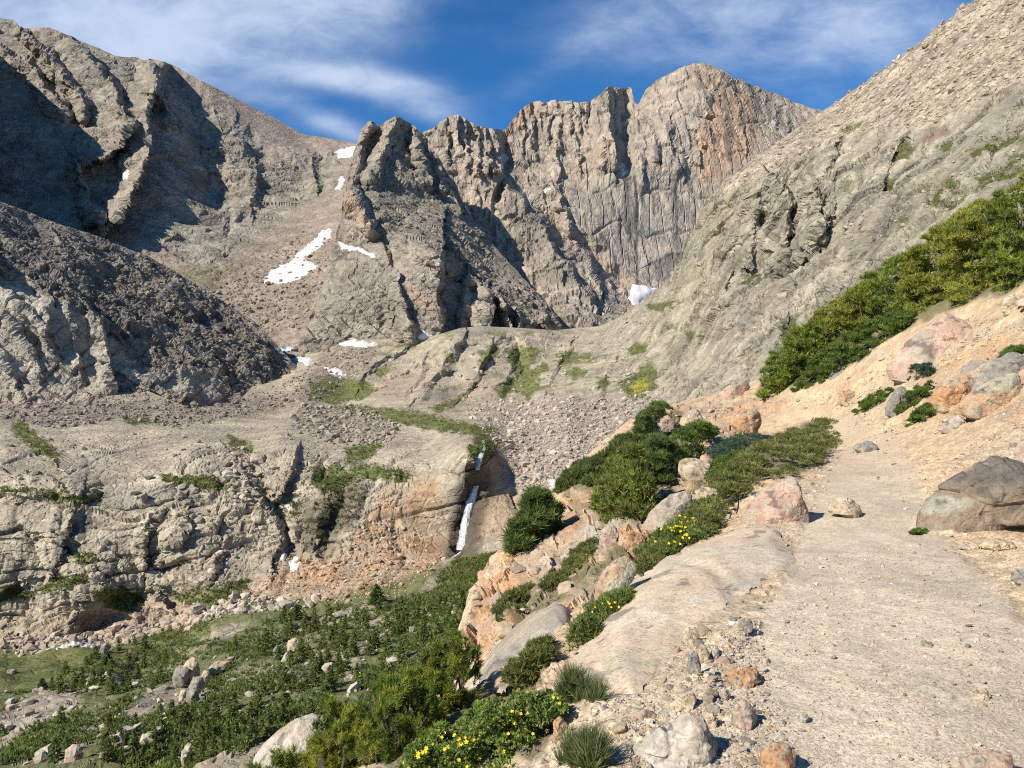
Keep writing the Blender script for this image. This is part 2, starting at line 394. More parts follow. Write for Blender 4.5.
# ---- left mountain with shadowed buttresses and the talus bowl
def mountain_left():
    top = [(-260, -60), (-160, -10), (-60, 10), (0, 18), (14, 19), (20, 26), (25, 28), (40, 27), (55, 28), (60, 31), (70, 35), (85, 42), (100, 48), (115, 55), (125, 57), (138, 57), (143, 61), (150, 59), (165, 62), (180, 69), (200, 80), (220, 90), (250, 106), (280, 121), (300, 133), (308, 136), (325, 138), (345, 141), (370, 146), (410, 152)]
    ctrl = [(-260, -60, 1700), (-160, 0, 1680), (0, 18, 1720), (150, 60, 1780), (300, 135, 1850), (345, 141, 1850), (410, 152, 1800),
            (-160, 150, 1350), (0, 150, 1330), (60, 120, 1430), (100, 160, 1330), (-160, 240, 1130), (0, 230, 1110), (100, 235, 1130), (150, 120, 1500), (180, 200, 1330), (150, 235, 1150), (200, 255, 1110),
            (230, 150, 1600), (280, 160, 1640), (230, 210, 1400), (300, 190, 1540), (330, 170, 1640), (345, 150, 1780), (250, 255, 1150), (300, 250, 1190), (330, 215, 1350), (360, 200, 1400), (260, 320, 960), (330, 330, 900), (150, 330, 930), (400, 330, 900), (0, 330, 900), (-260, 330, 900), (220, 290, 1020), (330, 280, 1010)]
    s = Sheet(-260, 400, 1.25, 270, top, [(-260, 345), (400, 345)], ctrl)
    s.ridge([(165, 62), (158, 80), (152, 105), (148, 118), (146, 150), (140, 185), (126, 205), (115, 222)], 105, 26, 4, 0.8)
    s.ridge([(150, 60), (158, 90), (166, 108), (174, 122)], 60, 12, 4, 0.8)
    s.ridge([(172, 70), (190, 105), (200, 140), (205, 175), (212, 195)], -55, 14, 22)
    s.ridge([(62, 33), (85, 50), (105, 78), (122, 100), (131, 122), (122, 145), (103, 158)], 80, 34, 4, 0.8)
    s.ridge([(20, 26), (36, 45), (50, 62), (68, 80), (82, 100), (86, 116)], 70, 8, 5, 0.7)
    s.ridge([(0, 46), (14, 58), (30, 62), (48, 88), (62, 104)], 60, 20, 5, 0.8)
    s.ridge([(78, 168), (90, 200), (100, 222)], 45, 16, 5, 0.8)
    s.ridge([(-58, 12), (-52, 60), (-48, 130), (-40, 240)], 520, 120, 12, 0.8)
    s.ridge([(238, 128), (246, 160), (250, 200)], 35, 25, 12)
    s.ridge([(295, 150), (312, 155), (318, 180)], 40, 18, 8)
    s.ridge([(258, 165), (255, 195)], 22, 12, 4)
    s.ridge([(228, 185), (232, 215), (228, 235)], -14, 5, 5)
    s.finish(); P = s.P
    X, Y = s.PX, s.PY
    talus = np.maximum(pmask(X, Y, [(112, 218), (135, 228), (170, 250), (195, 262), (215, 262), (245, 245), (285, 215), (320, 195), (335, 185), (345, 140), (420, 140), (420, 345), (60, 345), (60, 240)], 3, 3),
                       pmask(X, Y, [(150, 50), (175, 64), (250, 104), (310, 135), (360, 140), (360, 160), (310, 150), (300, 165), (270, 150), (240, 125), (215, 105), (185, 90)], 6, 6))
    rk = 1-talus
    a = math.radians(24); R = np.array([[math.cos(a), 0, -math.sin(a)], [0, 1, 0], [math.sin(a), 0, math.cos(a)]]); Q = P@R.T
    f1, c1, h1 = s.blocks(Q, [70, 60, 46.], 1); f2, c2, h2 = s.blocks(Q, [24, 24, 15.], 2)
    f3, c3, h3 = s.facets(P, [10, 10, 10.], 3)
    strata = fbm(P/np.array([160, 160, 9.])+fbm(P/90., 2, 8)[..., None]*0.5, 3, 6)
    fin = 1-0.7*pmask(X, Y, [(140, 110), (156, 110), (152, 180), (130, 215), (112, 225), (112, 200), (132, 160)], 6, 2)
    h = rk*fin*(6.5*f1*s.att(16)+4.5*f2*s.att(8)*(1-0.45*sstep(175, 235, Y))+2.8*f3+3.2*strata-2.2*(1-c2))+12*fbm(P/170., 4, 1)*(0.35+0.65*rk)+talus*(1.0*fbm(P/14., 2, 9)*s.att(14)+1.6*f3)+rk*9*terrace(fbm(P/np.array([120, 120, 50.]), 3, 17), 5)
    h *= np.clip((s.PY-s.t)/6+0.35, 0, 1)
    s.displace(h)
    c = flat((0.27, 0.238, 0.195), X.shape)
    low = sstep(175, 235, Y+wob(X, Y, 30, 12, 2))
    c = lerp(c, (0.265, 0.245, 0.198), low*rk)
    c *= (1+0.22*(R1[h2])*rk+0.12*R1[h3])[..., None]
    band = sstep(0.1, 0.6, fbm(P/np.array([220, 220, 7.])+fbm(P/60., 2, 5)[..., None]*0.6, 3, 11))*rk*low
    c = lerp(c, (0.30, 0.285, 0.24), band*0.7)
    pale = pmask(X, Y, [(146, 118), (150, 150), (140, 190), (125, 210), (112, 220), (118, 195), (135, 165)], 4, 2)
    c = lerp(c, (0.33, 0.285, 0.225), pale*0.8)
    c = lerp(c, np.array([0.285, 0.235, 0.19])*(1+0.25*fbm(P/25., 4, 13))[..., None], talus*0.95)
    ol = pmask(X, Y, [(155, 265), (200, 265), (240, 262), (215, 285), (190, 290)], 8, 6)*talus
    c = lerp(c, (0.17, 0.155, 0.095), ol*0.75)
    c = lerp(c, (0.36, 0.295, 0.25), talus*0.6*sstep(0.2, 0.6, fbm(P/np.array([70, 30, 30.]), 3, 15)))
    o = s.build('mountain', M_STRATA, c); o['kind'] = 'structure'; return s

# ---- far wall with the flat-topped summit
def mountain_far():
    top = [(380, 150), (400, 142), (425, 132), (433, 129), (440, 122), (448, 117), (455, 115), (462, 116), (470, 121), (476, 125), (484, 127), (492, 129), (498, 129), (503, 131), (508, 127), (512, 119), (520, 110), (526, 105), (532, 102), (540, 101), (545, 103), (555, 100), (562, 102), (570, 101), (580, 103), (590, 102), (594, 98), (600, 94), (604, 90), (609, 86), (615, 87), (622, 89), (627, 87), (631, 87), (633, 95), (634.5, 103), (638, 105), (641, 100), (646, 90), (655, 82), (668, 74), (680, 68), (692, 64), (703, 63), (715, 67), (726, 73), (734, 78), (750, 83), (770, 92), (795, 101), (820, 110), (850, 125), (930, 160)]
    ctrl = [(380, 150, 1500), (425, 132, 1520), (455, 115, 1540), (500, 131, 1620), (530, 102, 1720), (600, 94, 1740), (638, 104, 1800), (700, 63, 1830), (760, 88, 1900), (820, 110, 1950), (930, 160, 1950),
            (480, 168, 1490), (440, 180, 1440), (520, 165, 1570), (570, 165, 1590), (612, 165, 1580), (700, 90, 1730), (650, 130, 1660), (700, 168, 1610), (770, 170, 1640), (850, 200, 1600),
            (620, 176, 1560), (680, 178, 1590), (560, 200, 1500), (640, 280, 1440), (690, 285, 1450), (600, 240, 1460), (620, 290, 1390), (660, 300, 1400), (560, 260, 1360), (520, 220, 1420), (470, 230, 1380), (450, 300, 1250), (520, 300, 1230), (580, 330, 1120), (620, 330, 1160), (700, 350, 1300), (800, 280, 1600), (930, 300, 1600), (400, 300, 1200), (500, 350, 1050), (900, 350, 1500)]
    s = Sheet(380, 930, 1.15, 260, top, [(380, 352), (930, 352)], ctrl)
    s.ridge([(609, 87), (611, 120), (614, 142)], 60, 30, 4, 0.8, 0.5); s.ridge([(611, 120), (616, 150), (615, 168)], 22, 22, 5, 0.9, 0.6)
    s.ridge([(622, 92), (624, 130), (625, 165)], -35, 4, 10, 1, 0.5)
    s.ridge([(590, 100), (588, 122)], -35, 3, 8, 1, 0.5)
    for x, y0, y1, a in ((446, 118, 160, 26), (458, 117, 158, 26), (468, 122, 165, 30), (478, 126, 166, 34), (487, 128, 168, 34), (496, 129, 168, 30), (522, 110, 150, 22), (533, 103, 140, 22), (545, 103, 135, 20), (556, 101, 140, 22), (568, 102, 130, 26), (578, 103, 128, 24), (555, 145, 185, 26), (532, 128, 155, 16), (578, 140, 168, 22), (603, 138, 165, 18)):
        s.ridge([(x, y0), (x+1, (y0+y1)/2), (x+3, y1)], a*0.8, 9, 2.2, 0.9, 1.1)
    s.ridge([(505, 131), (506, 168), (500, 200)], -45, 8, 6)
    s.ridge([(498, 170), (515, 195), (530, 215), (548, 232), (562, 262), (590, 300)], 60, 40, 6, 0.9)
    s.ridge([(545, 215), (565, 235), (590, 258), (620, 285)], -40, 8, 18)
    s.ridge([(556, 192), (566, 215), (574, 232)], 30, 10, 3)
    s.ridge([(565, 245), (590, 262), (600, 290)], 30, 16, 5)
    s.ridge([(655, 92), (672, 128), (676, 170)], 14, 14, 4)
    s.ridge([(641, 160), (643, 185)], 16, 10, 3, 1, 0.4); s.ridge([(655, 138), (657, 160)], 16, 10, 3, 1, 0.4); s.ridge([(684, 150), (684, 178)], 9, 10, 3, 1, 0.4)
    s.ridge([(730, 82), (742, 120), (745, 150)], 10, 8, 2); s.ridge([(776, 110), (778, 124)], 14, 8, 2); s.ridge([(786, 113), (788, 128)], 14, 8, 2)
    s.ridge([(653, 262), (668, 253), (684, 250)], 4, 3, 26, 1, 0.4)
    s.finish(); P = s.P; X, Y = s.PX, s.PY
    A = np.array([26, 26, 110.])
    f1, c1, h1 = s.blocks(P, [24, 30, 95.], 4); f2, c2, h2 = s.blocks(P, [9, 14, 34.], 5); f3, c3, h3 = s.facets(P, [9, 9, 14.], 6)
    smooth_face = np.maximum(pmask(X, Y, [(560, 180), (700, 178), (720, 150), (720, 80), (800, 110), (850, 150), (850, 300), (640, 292), (585, 255), (560, 205)], 8, 4), 0)
    k = 1-0.80*smooth_face
    h = k*(9*f1+5.0*f2+2.0*f3-3.0*(1-c2))-3*smooth_face*(1-c1)+9*fbm(P/130., 4, 1)*k+3*fbm(P/np.array([22, 22, 200.]), 3, 18)
    h *= np.clip((s.PY-s.t)/5+0.4, 0, 1)
    s.displace(h)
    c = flat((0.335, 0.283, 0.226), X.shape)
    c *= (1+0.2*R1[h2]*k+0.1*R1[h3]*k)[..., None]
    st = fbm(P/np.array([13, 13, 190.]), 4, 21)
    org = np.maximum.reduce([pmask(X, Y, [(725, 80), (735, 82), (752, 100), (760, 130), (755, 150), (735, 168), (700, 185), (694, 165), (697, 130), (712, 95)], 6, 4), 0.8*pmask(X, Y, [(505, 130), (525, 105), (540, 103), (520, 130)], 5, 4),
                             0.6*pmask(X, Y, [(690, 66), (715, 68), (735, 80), (720, 90), (695, 84)], 5, 3), 0.5*pmask(X, Y, [(575, 180), (612, 165), (618, 140), (600, 150)], 8, 4)])
    c = lerp(c, (0.41, 0.27, 0.175), org*(0.55+0.45*sstep(-0.3, 0.4, st)))
    gry = pmask(X, Y, [(648, 130), (690, 110), (700, 80), (694, 190), (700, 250), (690, 290), (640, 290), (580, 250), (570, 180)], 8, 5)
    c = lerp(c, (0.345, 0.298, 0.245), gry*0.7)
    grn = pmask(X, Y, [(505, 190), (545, 215), (560, 235), (590, 262), (580, 280), (560, 290), (530, 270), (505, 220)], 8, 6)
    c = lerp(c, (0.215, 0.20, 0.165), grn*0.6)
    pk = pmask(X, Y, [(548, 205), (575, 235), (605, 262), (640, 285), (632, 298), (605, 280), (575, 255), (555, 232)], 4, 3)
    c = lerp(c, (0.36, 0.28, 0.225), pk*0.7)
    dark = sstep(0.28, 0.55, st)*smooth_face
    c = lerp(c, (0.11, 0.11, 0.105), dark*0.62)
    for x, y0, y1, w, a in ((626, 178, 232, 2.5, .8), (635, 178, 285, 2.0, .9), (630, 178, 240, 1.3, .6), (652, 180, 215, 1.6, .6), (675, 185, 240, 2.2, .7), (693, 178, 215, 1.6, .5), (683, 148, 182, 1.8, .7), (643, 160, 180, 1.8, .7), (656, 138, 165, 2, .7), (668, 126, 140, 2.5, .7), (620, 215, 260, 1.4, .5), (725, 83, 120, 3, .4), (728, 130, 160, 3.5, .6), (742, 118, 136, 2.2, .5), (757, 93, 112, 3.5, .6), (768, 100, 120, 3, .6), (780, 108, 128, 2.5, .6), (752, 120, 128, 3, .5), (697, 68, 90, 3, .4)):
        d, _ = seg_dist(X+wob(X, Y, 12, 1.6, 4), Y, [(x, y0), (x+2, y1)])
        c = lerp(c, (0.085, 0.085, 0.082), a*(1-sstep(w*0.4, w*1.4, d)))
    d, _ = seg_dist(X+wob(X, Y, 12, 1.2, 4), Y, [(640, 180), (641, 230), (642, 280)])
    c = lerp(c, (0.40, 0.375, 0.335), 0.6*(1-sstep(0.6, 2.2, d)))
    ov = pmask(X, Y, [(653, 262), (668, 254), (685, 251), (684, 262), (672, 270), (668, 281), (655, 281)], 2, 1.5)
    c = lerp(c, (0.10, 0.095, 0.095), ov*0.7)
    d, _ = seg_dist(X, Y+wob(X, Y, 30, 3, 6), [(600, 190), (625, 222), (650, 235), (690, 248)])
    c = lerp(c, (0.17, 0.17, 0.15), 0.6*(1-sstep(2, 8, d)))
    tal = pmask(X, Y, [(530, 300), (560, 290), (600, 300), (640, 300), (660, 352), (500, 352)], 8, 6)
    c = lerp(c, np.array([0.29, 0.255, 0.21])*(1+0.3*R1[h3])[..., None], tal*0.8)
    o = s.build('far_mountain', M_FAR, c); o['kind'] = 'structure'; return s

# ---- central buttress
def buttress():
    top = [(270, 354), (290, 350), (304, 338), (315, 310), (325, 280), (333, 250), (340, 220), (345, 190), (350, 166), (354, 150), (358, 138), (362, 130), (368, 122), (372, 121), (378, 127), (384, 122), (390, 119), (395, 116), (402, 118), (410, 123), (418, 129), (426, 136), (432, 148), (440, 158), (447, 170), (455, 186), (462, 200), (475, 222), (490, 240), (505, 258), (525, 280), (545, 300), (558, 318), (566, 333), (600, 347)]
    ctrl = [(270, 350, 850), (300, 300, 960), (330, 216, 1130), (347, 152, 1240), (370, 122, 1270), (395, 116, 1290), (430, 145, 1300), (462, 200, 1260), (505, 258, 1190), (545, 300, 1100), (566, 333, 1020), (600, 347, 980),
            (352, 205, 1080), (375, 225, 1020), (345, 250, 960), (390, 260, 920), (330, 300, 880), (350, 335, 850), (440, 258, 960), (440, 300, 905), (440, 335, 880), (500, 300, 960), (500, 335, 930), (540, 322, 980), (545, 337, 960), (400, 170, 1170), (420, 210, 1120), (400, 320, 860), (450, 215, 1150), (480, 260, 1090), (300, 345, 840)]
    s = Sheet(270, 600, 1.0, 230, top, [(270, 356), (600, 356)], ctrl)
    s.ridge([(370, 122), (360, 150), (354, 180), (352, 200), (368, 222)], 55, 22, 9, 0.8)
    s.ridge([(395, 117), (390, 140), (378, 158), (370, 180)], 45, 10, 7, 0.7)
    s.ridge([(412, 124), (404, 150), (412, 172)], -25, 8, 8)
    s.ridge([(418, 140), (422, 165), (428, 180)], 32, 12, 5)
    s.ridge([(436, 150), (440, 175), (452, 195), (462, 210)], 32, 10, 5)
    s.ridge([(352, 203), (375, 225), (405, 240), (440, 256), (470, 277), (500, 296), (530, 318)], 36, 14, 40, 0.8)
    s.ridge([(442, 254), (441, 280), (438, 300), (439, 322)], 62, 50, 3, 0.55, 0.4)
    s.ridge([(466, 285), (462, 330)], 30, 6, 25, 0.8, .4)
    s.ridge([(491, 296), (490, 312), (489, 334)], 45, 18, 3, 0.7, 0.4); s.ridge([(504, 300), (507, 318), (513, 334)], 40, 9, 3, 0.7, 0.4); s.ridge([(519, 312), (522, 336)], 35, 6, 3, 0.7, 0.4); s.ridge([(545, 316), (547, 334)], 24, 8, 3, 0.8, 0.4)
    s.ridge([(386, 256), (394, 270), (400, 285), (405, 302), (411, 322)], 22, 26, 2.2, 0.9, 0.5)
    s.ridge([(388, 308), (391, 328)], 8, 8, 2)
    s.finish(); P = s.P; X, Y = s.PX, s.PY
    d, side = seg_dist(X, Y, [(352, 120), (354, 180), (352, 203), (375, 225), (405, 240), (440, 256), (470, 277), (500, 296), (560, 336)])
    ramp = np.where(side < 0, 0, 1)*0+sstep(-3, 6, np.where(poly_sd(X, Y, [(362, 118), (354, 180), (352, 203), (375, 225), (405, 240), (440, 256), (470, 277), (500, 296), (570, 340), (640, 340), (640, 100)]) < 0, d, -d))
    a = math.radians(42); R = np.array([[math.cos(a), 0, -math.sin(a)], [0, 1, 0], [math.sin(a), 0, math.cos(a)]])
    Q = P@R.T
    f1, c1, h1 = s.blocks(Q, [52, 28, 18.], 7); f2, c2, h2 = s.blocks(Q, [22, 14, 8.], 8); f3, c3, h3 = s.facets(P, [6, 6, 6.], 9)
    strata = fbm(P/np.array([130, 130, 7.])+fbm(P/60., 2, 8)[..., None]*0.7, 3, 6)
    hi = sstep(215, 190, Y)
    h = ramp*(7*f1+6*f2+2.6*f3)+(1-ramp)*(3*f1+2.6*f2+1.5*f3+1.6*strata+4*terrace(fbm(P/np.array([80, 80, 30.]), 3, 17), 4))+hi*6*s.blocks(P, [12, 14, 40.], 10)[0]+8*fbm(P/90., 4, 3)
    h *= np.clip((s.PY-s.t)/5+0.35, 0, 1)
    s.displace(h)
    c = flat((0.305, 0.268, 0.216), X.shape)
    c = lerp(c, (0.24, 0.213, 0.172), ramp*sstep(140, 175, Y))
    c *= (1+0.22*R1[h2]+0.12*R1[h3])[..., None]
    band = sstep(0.15, 0.6, fbm(P/np.array([150, 150, 5.])+fbm(P/50., 2, 5)[..., None]*0.9, 3, 31))*(1-ramp)
    c = lerp(c, (0.34, 0.30, 0.24), band*0.55)
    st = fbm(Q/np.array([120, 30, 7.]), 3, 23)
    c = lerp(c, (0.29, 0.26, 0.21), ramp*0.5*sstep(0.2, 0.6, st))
    og = pmask(X, Y, [(347, 190), (358, 200), (368, 222), (374, 228), (360, 226), (350, 212)], 3, 2)
    c = lerp(c, (0.42, 0.31, 0.215), og*0.85)
    og = pmask(X, Y, [(398, 268), (412, 285), (440, 300), (438, 318), (410, 300)], 5, 3)
    c = lerp(c, (0.36, 0.26, 0.18), og*0.6)
    pk = pmask(X, Y, [(362, 122), (395, 115), (430, 135), (420, 150), (395, 130), (372, 150), (352, 190), (345, 185), (350, 150)], 6, 4)
    c = lerp(c, (0.30, 0.235, 0.18), pk*0.6)
    gr = pmask(X, Y, [(330, 265), (385, 270), (400, 310), (400, 335), (310, 335)], 10, 6)
    c = lerp(c, (0.27, 0.25, 0.195), gr*0.6)
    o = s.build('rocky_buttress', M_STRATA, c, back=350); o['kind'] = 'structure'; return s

# ---- dark ridge falling to the right, grazed by the sun
def dark_ridge():
    top = [(-260, 110), (-160, 148), (-60, 180), (0, 203), (30, 213), (60, 224), (90, 235), (115, 243), (140, 254), (160, 265), (185, 278), (210, 292), (235, 308), (255, 322), (275, 342), (290, 357), (300, 370), (312, 384), (325, 395), (350, 405)]
    def pl(px, py):
        u, v = (px-CX)/F, (py-CY)/F; return -441.6/(-v+0.7*u-0.4)
    ctrl = [(x, y, pl(x, y)) for x, y in [(-260, 110), (-160, 148), (0, 203), (60, 224), (140, 254), (210, 292), (255, 322), (290, 357), (325, 395), (40, 250), (100, 280), (150, 320), (200, 350), (250, 370), (-100, 230), (350, 405)]]
    ctrl += [(20, 292, 606), (20, 340, 585), (20, 405, 560), (70, 310, 612), (90, 360, 600), (100, 405, 575), (125, 350, 625), (140, 405, 590), (200, 412, 620), (280, 412, 680), (350, 425, 700), (-100, 300, 575), (-100, 405, 550), (-260, 300, 560), (-260, 410, 540), (200, 385, 645)]
    s = Sheet(-260, 350, 1.1, 250, top, [(-260, 425), (350, 425)], ctrl)
    for pts, a, wl, wr in (([(0, 222), (40, 258), (85, 300), (112, 330)], 16, 26, 4), ([(60, 240), (95, 280), (120, 305), (160, 350)], 14, 24, 5), ([(130, 268), (175, 300), (205, 325)], 14, 20, 4), ([(170, 290), (225, 335), (260, 380)], 14, 22, 4), ([(240, 325), (262, 350), (270, 370)], 14, 14, 4), ([(0, 285), (35, 315), (55, 352)], 12, 12, 3), ([(5, 318), (30, 345), (42, 370)], 10, 10, 3), ([(30, 270), (45, 290), (48, 335)], 12, 9, 3), ([(100, 320), (103, 345), (112, 385)], 24, 14, 3), ([(68, 300), (78, 330), (82, 375)], 8, 10, 3), ([(0, 350), (18, 385), (25, 402)], 10, 10, 3), ([(150, 355), (180, 375), (195, 400)], 9, 14, 3), ([(130, 365), (160, 385), (215, 408)], 10, 14, 3)):
        s.ridge(pts, a*0.6, wl, wr, 0.8)
    s.finish(); P = s.P; X, Y = s.PX, s.PY
    cliff = pmask(X, Y, [(-260, 250), (-60, 270), (0, 282), (40, 295), (80, 312), (105, 325), (125, 350), (150, 368), (200, 375), (240, 400), (240, 430), (-260, 430)], 6, 4)
    a = math.radians(35); R = np.array([[math.cos(a), 0, -math.sin(a)], [0, 1, 0], [math.sin(a), 0, math.cos(a)]])
    Q = P@R.T
    f1, c1, h1 = s.blocks(Q, [28, 14, 9.], 11); f2, c2, h2 = s.blocks(Q, [10, 6.5, 4.5], 12); f3, c3, h3 = s.facets(P, [3.6, 3.6, 3.6], 13)
    a = math.radians(30); R2_ = np.array([[math.cos(a), 0, -math.sin(a)], [0, 1, 0], [math.sin(a), 0, math.cos(a)]])
    g1, cg1, hg1 = s.blocks(P@R2_.T, [13, 15, 30.], 14)
    h = (1-cliff)*(5*f1+3.4*f2+1.7*f3)+cliff*(4.5*g1+1.6*f2+0.6*f3-1.2*(1-cg1))+5*fbm(P/50., 4, 3)
    h *= np.clip((s.PY-s.t)/5+0.4, 0, 1)
    s.displace(h)
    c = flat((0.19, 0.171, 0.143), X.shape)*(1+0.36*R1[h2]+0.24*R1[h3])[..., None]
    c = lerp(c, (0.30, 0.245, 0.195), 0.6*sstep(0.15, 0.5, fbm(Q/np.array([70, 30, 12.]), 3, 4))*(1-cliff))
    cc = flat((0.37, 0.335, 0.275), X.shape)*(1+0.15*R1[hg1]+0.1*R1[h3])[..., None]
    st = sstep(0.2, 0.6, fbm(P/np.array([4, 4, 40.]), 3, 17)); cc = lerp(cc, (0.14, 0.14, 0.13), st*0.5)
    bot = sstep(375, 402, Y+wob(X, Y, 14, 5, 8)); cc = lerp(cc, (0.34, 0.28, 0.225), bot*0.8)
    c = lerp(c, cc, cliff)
    ta = pmask(X, Y, [(70, 412), (108, 390), (125, 383), (150, 390), (185, 408), (190, 425), (60, 425)], 3, 2)
    c = lerp(c, np.array([0.25, 0.20, 0.16])*(1+0.35*R1[h3])[..., None], ta)
    tb = pmask(X, Y, [(205, 330), (255, 330), (330, 400), (330, 430), (230, 400), (215, 372)], 6, 5)
    c = lerp(c, np.array([0.215, 0.185, 0.15])*(1+0.35*R1[h3])[..., None], tb*0.8)
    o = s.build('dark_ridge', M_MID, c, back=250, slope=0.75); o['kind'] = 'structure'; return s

# ---- basin: headwall slabs, lower cliff with the fall, valley floor
GRASS_POLYS = [
    [(310, 385), (335, 376), (365, 380), (378, 390), (360, 400), (330, 403), (308, 400)],
    [(330, 402), (370, 408), (420, 412), (470, 424), (500, 430), (490, 436), (440, 432), (395, 422), (340, 410)],
    [(118, 416), (150, 417), (168, 423), (130, 425)],
    [(20, 420), (45, 440), (60, 455), (55, 462), (30, 448), (12, 430)],
    [(0, 486), (40, 487), (75, 495), (103, 497), (98, 505), (70, 504), (25, 491), (0, 494)],
    [(160, 477), (200, 478), (240, 483), (238, 490), (190, 488), (165, 484)],
    [(228, 436), (250, 442), (254, 452), (232, 448)],
    [(312, 470), (335, 462), (352, 472), (348, 485), (325, 494), (312, 486)],
    [(345, 448), (375, 440), (384, 446), (365, 458), (345, 462)],
    [(350, 462), (380, 465), (400, 470), (412, 478), (400, 484), (372, 480), (352, 474)],
    [(0, 592), (30, 590), (60, 580), (90, 575), (88, 582), (50, 592), (20, 600), (0, 600)],
    [(92, 592), (120, 588), (145, 598), (140, 608), (112, 612), (98, 602)],
    [(72, 556), (90, 554), (98, 562), (82, 566)],
    [(165, 592), (190, 590), (235, 585), (250, 583), (240, 598), (210, 606), (175, 600)],
    [(430, 590), (460, 560), (495, 552), (500, 560), (480, 575), (455, 590), (430, 600), (400, 610), (380, 612), (400, 600)],
    [(-260, 655), (0, 652), (40, 650), (110, 655), (135, 640), (170, 628), (205, 615), (215, 625), (200, 640), (150, 655), (100, 675), (40, 690), (0, 700), (-260, 710)],
    [(505, 350), (520, 346), (545, 350), (530, 366), (540, 385), (528, 400), (520, 392), (500, 398), (495, 390), (515, 375)],
    [(555, 352), (580, 352), (600, 358), (575, 362), (558, 368)],
    [(372, 372), (385, 366), (392, 370), (380, 378)], [(480, 352), (495, 346), (500, 352), (488, 360)], [(562, 372), (578, 368), (590, 372), (574, 380)], [(445, 352), (456, 350), (458, 356), (447, 360)], [(595, 385), (612, 372), (616, 380), (602, 394)], [(400, 340), (418, 344), (410, 350)], [(530, 372), (545, 362), (548, 370), (536, 382)],
    [(430, 408), (455, 398), (470, 390), (468, 396), (450, 408), (436, 414)], [(618, 385), (636, 372), (652, 360), (657, 385), (650, 398), (630, 400)], [(468, 447), (488, 438), (500, 442), (494, 455), (470, 462)]]

